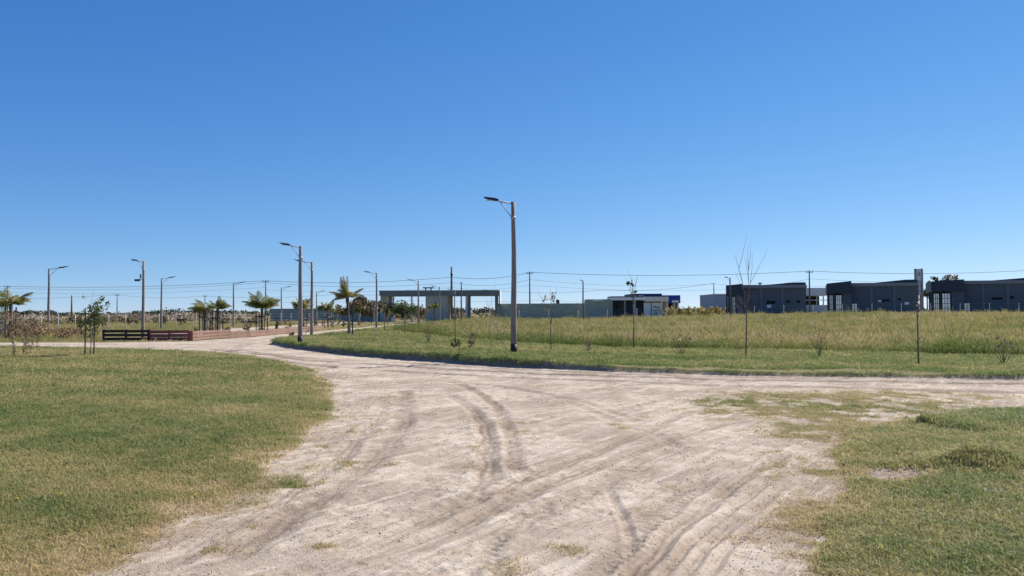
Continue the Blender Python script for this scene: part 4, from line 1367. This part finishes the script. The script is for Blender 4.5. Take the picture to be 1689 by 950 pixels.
b = ground_at(909, 578); sapling(b, ht(478, 909, b.y) - b.z, 'thin sapling right of the nearest lamp with brown leaves low on its stem', 21, leaves=60, leaf_mat='leaf_dry', leaf_z=(.1, .6), leaf=.06)
b = ground_at(1045, 575); sapling(b, ht(452, 1045, b.y) - b.z, 'sapling with a few green leaves at its top, in front of the guard house', 22, stem=.024, fork=.60, leaves=26, leaf=.10, depth=2)
b = ground_at(1230, 587); sapling(b, ht(398, 1230, b.y) - b.z, 'tallest bare sapling with long upright twigs before the leftmost dark building', 23, stem=.022, fork=.40, depth=2, lean=.03, low_twigs=14)
b = ground_at(1515, 600); sapling(b, ht(500, 1515, b.y) - b.z, 'single bare dark stem between the middle and rightmost dark buildings', 24, stem=.021, fork=.75, depth=1, leaves=14, leaf_mat='leaf_olive', leaf=.05, leaf_z=(.8, 1))
b = ground_at(751, 573); sapling(b, ht(500, 751, b.y) - b.z, 'bare sapling with green shoots round its foot left of the nearest lamp', 25, stem=.022, fork=.6, depth=1, base_tuft=80)
b = ground_at(810, 575); sapling(b, ht(470, 808, b.y) - b.z, 'very thin forked sapling just left of the nearest lamp', 26, stem=.013, fork=.4, depth=2, bark='bark_pale')
b = ground_at(617, 565); sapling(b, ht(480, 617, b.y) - b.z, 'thin sapling on the verge, right of the palm with thick posts', 27, stem=.014, fork=.5, depth=1, bark='bark_pale')
b = ground_at(668, 551); sapling(b, 2.3, 'thin dark sapling at the left corner of the tall field', 28, stem=.02, fork=.6, depth=1)
b = ground_at(634, 546.5); sapling(b, 2.6, 'sapling with few leaves just right of the lamp by the road edge', 29, stem=.025, fork=.55, depth=1, leaves=30, leaf_mat='leaf_olive')

# staked leafy sapling on the left lawn
b = ground_at(150, 587)
sapling(b, 1.95, 'leafy green sapling between two dark stakes on the left lawn', 31, stem=.022, fork=.22, depth=2, leaves=900, leaf=.06, leaf_z=(.25, .9), spread=.11)
for dx, lab in ((-.20, 'left dark stake of the leafy sapling on the left lawn'), (.14, 'right dark stake of the leafy sapling on the left lawn')):
    q = Vector((b.x + dx, b.y - .06, gz(b.x + dx, b.y - .06)))
    o = MB().tube([(0, 0, -.2), (.01, 0, .9), (0, 0, 1.83 if dx < 0 else 1.88)], [.026, .024, .022], 7).build('wooden_stake', M['stake'], None, True)
    o.location = q
    tag(o, lab, 'stake', 'sapling stakes')

# arching dead plant at the left edge
def arching(base, label):
    r = random.Random(5)
    nr_ = np.random.default_rng(5)
    t = thing('dead_shrub', label, 'shrub', base)
    MB().tube([(0, 0, -.1), (.02, 0, .5), (.05, 0, .95)], [.05, .045, .035], 7).build('trunk', M['bark'], t, True)
    tips = [(1.45, 1.25), (1.1, 1.05), (.75, 1.35), (.5, .75), (1.25, .9), (.95, 1.45), (-.3, 1.2), (1.6, 1.15), (.35, 1.5)]
    tw, lf = MB(), MB()
    for k, (rx, z) in enumerate(tips):
        yo = r.uniform(-.4, .4)
        P = [Vector((.05, 0, .9)), Vector((rx * .45, yo * .5, z + .12)), Vector((rx * .85, yo, z + .05)), Vector((rx, yo, z - .35)), Vector((rx + r.uniform(-.1, .05), yo, z - r.uniform(.5, 1.0)))]
        q = [Vector(v) for v in smooth_line(P, 5)]
        tw.tube(q, [.014 * (1 - .75 * i / len(q)) for i in range(len(q))], 5, False)
        for i in range(5, len(q)):
            s = .05 + .03 * r.random()
            cloud(lf, 9, [(q[i].x, q[i].y, q[i].z - .05, s, s, s * 2.4, r.random())], .028, nr_, aspect=4.5)
    tw.build('branches', M['bark_pale'], t, True)
    lf.build('withered_leaves', M['leaf_dry'], t)
    return t
b = ground_at(-6, 589)
arching(b, 'dead brown shrub at the left edge arching over the white road')

# ------------------------------------------------------------------ shrubs and trees
def shrub(base, w, h, label, seed, mat='leaf_dry', n=160, twigs=9, leaf=.05, cat='shrub', name='shrub', group=None, tint=.5, bark='bark'):
    r = random.Random(seed)
    nr_ = np.random.default_rng(seed)
    t = thing(name, label, cat, base, r.random() * 6, group)
    tw, out = MB(), []
    for k in range(twigs):
        a = r.random() * 6.283
        sp = r.uniform(.1, .9) * w / h
        branchlets(tw, Vector((r.uniform(-.04, .04), r.uniform(-.04, .04), -.03)), Vector((math.cos(a) * sp, math.sin(a) * sp, 1)), h * r.uniform(.7, 1.0), .007 + .003 * h, 1, r, out)
    tw.build('stems', M[bark], t, True)
    if n:
        lf = MB()
        bl_ = []
        for k in range(10):
            q = r.choice(out)
            s = r.uniform(.10, .2) * h
            bl_.append((q.x, q.y, max(q.z, s * .6), s, s, s, min(1, max(0, r.gauss(tint, .25)))))
        cloud(lf, n, bl_, leaf, nr_)
        lf.build('leaves', M[mat], t)
    return t

for px, py, w, h, n, mat, lab in (
        (1125, 586, .55, .75, 40, 'leaf_dry', 'twiggy dry shrub on the verge between the leafy and the tallest sapling'),
        (1350, 590, .45, .75, 30, 'leaf_dry', 'faint twiggy shrub on the verge below the gap of the dark buildings'),
        (1655, 600, .65, .75, 60, 'leaf_olive', 'dark twiggy shrub on the verge at the right edge'),
        (970, 579, .3, .42, 30, 'leaf_dry', 'small low dry shrub left of the leafy topped sapling'),
        (776, 575, .35, .55, 60, 'leaf_red', 'small reddish shrub just left of the nearest lamp'),
        (707, 566, .35, .7, 20, 'leaf_dry', 'sparse dry shrub on the verge at the left end of the field'),
        (481, 562.5, .6, .45, 320, 'leaf_red', 'low dense reddish bush at the foot of the lamp at the bend'),
        (503, 560, .35, .4, 90, 'leaf_pale', 'small pale bush between the two lamps at the bend')):
    shrub(ground_at(px, py), w, h, lab, int(px), mat, n, leaf=.055 if n < 200 else .075)

# row of low plants behind the red boards
rp = random.Random(77)
ORD = 'first second third fourth fifth sixth seventh eighth ninth tenth eleventh twelfth thirteenth fourteenth'.split()
for k in range(14):
    u = k / 13
    yy = 48.5 + 46 * u ** 1.15
    xx = -19.55 + 1.3 * u + rp.uniform(-.15, .15) - .35
    b = Vector((xx, yy, gz(xx, yy)))
    m_ = ('leaf_red', 'leaf_olive', 'leaf_dark')[k % 3]
    c_ = ('reddish', 'brownish', 'dark green')[k % 3]
    shrub(b, .45, rp.uniform(.6, .9), f'small {c_} plant, {ORD[k]} from the near end of the row behind the red boards', 300 + k, m_, 150, 7, .08, 'plant', 'border_plant', 'row of small plants behind the red boards')

def tree(base, trunk_h, blobs, label, seed, mat, n, leaf, trunk='bark', r0=.12, forks=4, lean=0.0):
    r = random.Random(seed)
    nr_ = np.random.default_rng(seed)
    t = thing('tree', label, 'tree', base, 0, 'trees round the entrance gate')
    MB().tube([(0, 0, -.2), (lean * .4, 0, trunk_h * .5), (lean, 0, trunk_h)], [r0 * 1.3, r0, r0 * .8], 8).build('trunk', M[trunk], t, True)
    lm = MB()
    for k in range(forks):
        bl_ = blobs[k % len(blobs)]
        q = Vector((lean, 0, trunk_h * r.uniform(.7, 1)))
        e = Vector(bl_[:3])
        lm.tube([q, q.lerp(e, .5) + Vector((r.uniform(-.15, .15), r.uniform(-.15, .15), .1)), e], [r0 * .55, r0 * .35, r0 * .12], 6, False)
    lm.build('limbs', M[trunk], t, True)
    lf = MB()
    cloud(lf, n, blobs, leaf, nr_)
    lf.build('crown', M[mat], t)
    return t

def rand_blobs(w, h, z0, k, seed, s=.38):
    r = random.Random(seed)
    out = []
    for i in range(k):
        a, q = r.random() * 6.283, math.sqrt(r.random())
        sz = r.uniform(.7, 1.2) * s * min(w, h)
        out.append((math.cos(a) * q * w * .5, math.sin(a) * q * w * .4, z0 + r.uniform(.15, .85) * h * (1 - .35 * q), sz, sz, sz * .8, r.random()))
    return out

tree(stand(598, 122), 1.6, rand_blobs(5.2, 3.4, 1.5, 18, 1, .30), 'broad brownish tree left of the entrance gate', 1, 'leaf_olive', 2600, .26)
tree(stand(560, 128), 1.2, rand_blobs(2.8, 2.0, 1.2, 8, 2, .30), 'lower dark tree against the blue green wall beside the wind blown palm', 2, 'leaf_olive', 700, .22)
tree(stand(636, 128), 1.4, rand_blobs(2.8, 2.6, 1.6, 9, 3, .30), 'dark slim tree at the left end of the entrance gate', 3, 'leaf_dark', 800, .22)
tree(stand(668, 120), 1.2, rand_blobs(3.2, 3.0, .8, 12, 4, .32), 'yellow green tree before the entrance gate, right of the white tapered column', 4, 'leaf', 1500, .22, 'bark_pale')
tree(stand(692, 124), 1.0, rand_blobs(2.2, 2.2, .8, 8, 5, .32), 'olive tree before the gate beside the opening showing sky', 5, 'leaf_olive', 700, .20)
tree(stand(590, 104), 1.5, rand_blobs(1.5, 1.2, 1.7, 5, 6, .35), 'small tree with pale slanting trunk before the blue green wall', 6, 'leaf', 300, .16, 'bark_pale', .07, 3, .35)
tree(stand(613, 100), 1.3, rand_blobs(1.7, 1.4, 1.2, 6, 7, .35), 'small olive tree just left of the lamp by the road edge', 7, 'leaf_olive', 380, .16, 'bark', .05)
tree(stand(640, 104), 1.2, rand_blobs(1.3, 1.2, 1.2, 5, 8, .35), 'small round green tree just right of the lamp by the road edge', 8, 'leaf', 300, .16, 'bark', .05)
tree(stand(652, 100), .9, rand_blobs(1.1, 1.0, .9, 4, 9, .35), 'lowest small tree before the dark left bay of the gate', 9, 'leaf_olive', 240, .15, 'bark', .045)

# eucalyptus rising behind the right hand buildings
for k, (px, d, top, w, lab) in enumerate(((1541, 290, 452, 3.4, 'dark small crown showing above the left end of the rightmost dark building'),
                                          (1560, 300, 456, 4, 'small crown second from the pylon above the rightmost dark building'),
                                          (1570, 320, 449, 6, 'largest pale grey crown above the rightmost dark building'),
                                          (1502, 300, 459, 4, 'small crown just left of the pylon above the middle dark building'),
                                          (1530, 230, 474, 3, 'leafy tree in the gap beside the pylon'))):
    b = stand(px, d)
    hh = ht(top, px, d) - b.z
    tree(b, hh * .7, rand_blobs(w, hh * .35, hh * .66, 9, 40 + k, .30), lab, 40 + k, 'leaf_dark' if k in (0, 1, 3) else 'leaf_olive', 420, .5, 'bark_pale', .2)

# ------------------------------------------------------------------ masses of far vegetation
def mass(name, label, cat, rows, mat, leaf, seed, per):
    nr_ = np.random.default_rng(seed)
    mb = MB()
    for (x, y, z, w, h, tn) in rows:
        cloud(mb, per, [(x, y, z + h * .35, w * .5, w * .5, h * .42, tn), (x + nr_.normal() * w * .2, y, z + h * .62, w * .3, w * .3, h * .36, min(1, tn + .2))], leaf, nr_)
    o = mb.build(name, M[mat])
    return tag(o, label, cat, kind='stuff')

rows = []
nr = np.random.default_rng(3)
for k in range(700):
    px = nr.uniform(-120, 1810)
    d = nr.uniform(520, 760)
    p = at(px, 515, d)
    hh = 2.6 + 4.2 * (0.5 + 0.5 * math.sin(px * .021 + 1.3) * math.sin(px * .0063)) * nr.uniform(.6, 1.2)
    rows.append((p.x, d, 0, nr.uniform(7, 16), hh, nr.random()))
mass('far_trees', 'dark line of distant trees along the horizon', 'trees', rows, 'leaf_dark', 1.0, 1, 70)
rows = []
for k in range(150):
    px = nr.uniform(-60, 430)
    d = nr.uniform(150, 260)
    p = at(px, 515, d)
    rows.append((p.x, d, 0, nr.uniform(2, 4.5), nr.uniform(1.3, 2.5), nr.random()))
mass('pale_scrub', 'pale pinkish plumed scrub beyond the left meadow', 'scrub', rows, 'leaf_pale', .34, 2, 60)
rows = []
for k in range(60):
    px = nr.uniform(-60, 440)
    d = nr.uniform(100, 150)
    p = at(px, 515, d)
    rows.append((p.x, d, 0, nr.uniform(1.2, 2.6), nr.uniform(.9, 1.8), nr.random()))
mass('brown_scrub', 'brown and olive scrub on the left meadow in front of the pale plumes', 'scrub', rows, 'leaf_olive', .26, 5, 70)
rows = []
for k in range(60):
    px = nr.uniform(-40, 135)
    d = nr.uniform(52, 72)
    p = at(px, 515, d)
    rows.append((p.x, d, 0, nr.uniform(.8, 1.6), nr.uniform(.6, 1.5) * (1 if px < 80 else .55), nr.random()))
mass('brown_scrub', 'dry brown weeds around the leftmost lamp and staked palm', 'scrub', rows, 'leaf_dry', .10, 6, 120)
rows = []
for k in range(70):
    px = nr.uniform(1100, 1215)
    d = nr.uniform(122, 150)
    p = at(px, 515, d)
    rows.append((p.x, d, gz(p.x, d), nr.uniform(1.0, 2.2), nr.uniform(.9, 2.1), nr.random()))
mass('yellow_reeds', 'yellowing reed bank between guard house and leftmost dark building', 'reeds', rows, 'leaf_yellow', .26, 7, 60)
rows = []
for k in range(46):
    px = nr.uniform(648, 820) if k < 34 else nr.uniform(1330, 1366)
    d = nr.uniform(165, 230) if k < 34 else nr.uniform(135, 150)
    p = at(px, 515, d)
    rows.append((p.x, d, gz(p.x, d) * .5, nr.uniform(2, 4), nr.uniform(1.2, 2.6) if k < 34 else nr.uniform(.6, 1.3), nr.random()))
mass('olive_scrub', 'olive scrub seen through the gate openings and between the dark buildings', 'scrub', rows, 'leaf_olive', .36, 8, 60)

# ------------------------------------------------------------------ small things on the grass
def broad_weed(base, label, seed, n=9, L_=.16):
    r = random.Random(seed)
    t = thing('broadleaf_weed', label, 'weed', base, r.random() * 6)
    for k in range(n):
        a, el = 6.283 * k / n + r.uniform(-.2, .2), r.uniform(.15, .8)
        l_ = L_ * r.uniform(.7, 1.15)
        mb = MB()
        w = l_ * .19
        l_ = l_ * .75
        P = [(0, 0, 0), (l_ * .35, w, .02), (l_ * .75, w * .9, .01), (l_, 0, -.015), (l_ * .75, -w * .9, .01), (l_ * .35, -w, .02), (l_ * .5, 0, -.004)]
        mb.add(P, [(0, 1, 6), (1, 2, 6), (2, 3, 6), (3, 4, 6), (4, 5, 6), (5, 0, 6)], r.uniform(.4, 1))
        o = mb.build('leaf', M['weed'], t)
        o.rotation_euler = (0, -el, a)
    return t
broad_weed(ground_at(1668, 888), 'pale green broad leaved weed low at the right edge', 1, 8, .13)
broad_weed(ground_at(1634, 822), 'broad leaved weed on the right lawn below the grassy hump', 2, 10, .16)
broad_weed(ground_at(1650, 818), 'flat weed right beside the other below the grassy hump', 3, 8, .13)

def flower(base, label, seed):
    t = thing('yellow_flower', label, 'flower', base, seed, 'yellow flowers in the lawn')
    MB().tube([(0, 0, -.02), (.005, 0, .07)], .003, 5).build('stem', M['leaf'], t)
    mb = MB()
    n = 10
    for k in range(n):
        a = 6.283 * k / n
        c, s = math.cos(a), math.sin(a)
        mb.add([(0, 0, .07), (c * .010 - s * .004, s * .010 + c * .004, .075), (c * .015, s * .015, .073), (c * .010 + s * .004, s * .010 - c * .004, .075)], [(0, 1, 2, 3)])
    mb.build('petals', M['yellow'], t)
for k, (px, py, lab) in enumerate(((101, 828, 'brightest yellow flower in the lower left lawn'), (340, 771, 'yellow flower in the lawn nearest the road bend'),
                                   (322, 829, 'yellow flower low in the lawn close to the dirt edge'), (28, 836, 'yellow flower at the far left of the lawn'))):
    flower(ground_at(px, py), lab, k + 1)

# longer tufts on the right hump; dark ridge tufts imitate a cast shadow
pts, rt, sc_, ti = [], [], [], []
q = random.Random(9)
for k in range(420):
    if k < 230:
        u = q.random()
        i = min(len(SHADOW_RIDGE) - 2, int(u * (len(SHADOW_RIDGE) - 1)))
        f = u * (len(SHADOW_RIDGE) - 1) - i
        x_ = SHADOW_RIDGE[i][0] * (1 - f) + SHADOW_RIDGE[i + 1][0] * f + q.gauss(0, .05)
        y_ = SHADOW_RIDGE[i][1] * (1 - f) + SHADOW_RIDGE[i + 1][1] * f + q.gauss(0, .05)
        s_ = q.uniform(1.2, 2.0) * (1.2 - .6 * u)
    elif k < 340:
        x_, y_ = MOUND[0] + q.gauss(0, .22), MOUND[1] + q.gauss(0, .2)
        s_ = q.uniform(1.0, 1.9)
    else:
        break
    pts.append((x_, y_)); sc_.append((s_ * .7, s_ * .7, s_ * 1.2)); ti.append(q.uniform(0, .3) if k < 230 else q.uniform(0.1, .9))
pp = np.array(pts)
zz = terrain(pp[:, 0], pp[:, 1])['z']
scatter('long_grass', 'longer grass tufts on the hump of the right lawn and dark ones imitating a cast shadow', 'grass', np.stack([pp[:, 0], pp[:, 1], zz], 1), rots(len(pp), .2), np.array(sc_), np.array(ti), lawn_set, 5)

# overhanging tufts along the cut edge of the verge
EDGE = smooth_line([flat(*p) for p in [(1900, 628), (1689, 626.5), (1450, 624.5), (1200, 620.5), (1000, 614), (860, 606.5), (760, 600), (640, 591.5), (560, 584.5), (490, 576), (445, 568)]], 10)
seg = np.hypot(*(EDGE[1:] - EDGE[:-1]).T)
cum = np.concatenate([[0], np.cumsum(seg)])
u = rng.random(5200) * cum[-1]
ex, ey = np.interp(u, cum, EDGE[:, 0]), np.interp(u, cum, EDGE[:, 1])
off = rng.random(5200) * .22 + .02
ex, ey = ex + rng.normal(size=5200) * .12, ey + off
tt = terrain(ex, ey)
kp_ = (tt['dV'] + (tt['n1'] * .22 + tt['n2'] * .07) * .35 > .10) & (rng.random(5200) < .35 + .7 * (.5 + .5 * fbm(ex * .8, ey * .8, 7, 2)))
ex, ey, ez = ex[kp_], ey[kp_], tt['z'][kp_]
n_ = len(ex)
hs = (0.8 + .8 * rng.random(n_)) * np.where(ex < 1, 1.0, .75)
scatter('long_grass', 'dark overhanging grass along the cut edge of the verge', 'grass', np.stack([ex, ey, ez - .02], 1), rots(n_, .25), np.stack([hs * .7, hs * .7, hs * 1.25], 1), np.clip(rng.normal(size=n_) * .12 + .05, 0, 1), wide_set, 5)

# dead stubble and crushed stems lying on the road
stub_set = proto_set('stubble', [blade_tuft(7, 0.03, 0.07, 0.006, 1.6, s_ + 70).mesh('stubble', M['stubble']) for s_ in range(4)])
x, y, r = wedge_points(60000, 4.2, 24, -30, 42, 1.4)
t = terrain(x, y)
cl = fbm(x * 1.5, y * 1.9, 151, 3)
edge = np.exp(-(np.maximum(t['dL'], t['dR']) / 1.1) ** 2)
keep = (t['reg'] == 0) & (rng.random(len(x)) < np.clip(sstep(.22, .55, cl) * .30 + .012 + edge * .22, 0, 1))
x, y, r = x[keep], y[keep], r[keep]
n_ = len(x)
ss = (.45 + .5 * rng.random(n_)) * (.75 + r * .03)
scatter('dead_stubble', 'dead brown stubble and crushed stems lying on the dirt road', 'stubble', np.stack([x, y, t['z'][keep]], 1), rots(n_, .3), np.stack([ss, ss, ss * .55], 1), rng.random(n_), stub_set, 4)

# coarser clumps that break up the mown lawns
x, y, r = wedge_points(14000, 4.2, 34, -42, 42, 1.35)
t = terrain(x, y)
cl = fbm(x * .8, y * .8, 171, 3)
keep = np.isin(t['reg'], [1, 2, 3]) & (t['g'] > .55) & (rng.random(len(x)) < sstep(.0, .5, cl) * .8 + .06)
x, y, r = x[keep], y[keep], r[keep]
n_ = len(x)
ss = (.9 + .8 * rng.random(n_)) * (.9 + r * .02)
tn = np.where(rng.random(n_) < .62, rng.random(n_) * .28, .7 + .3 * rng.random(n_))
scatter('coarse_tufts', 'coarser dark green and dead straw clumps scattered over the mown lawns', 'grass', np.stack([x, y, t['z'][keep]], 1), rots(n_, .3), np.stack([ss, ss, ss * (.9 + .7 * rng.random(n_))], 1), tn, lawn_set, 5)
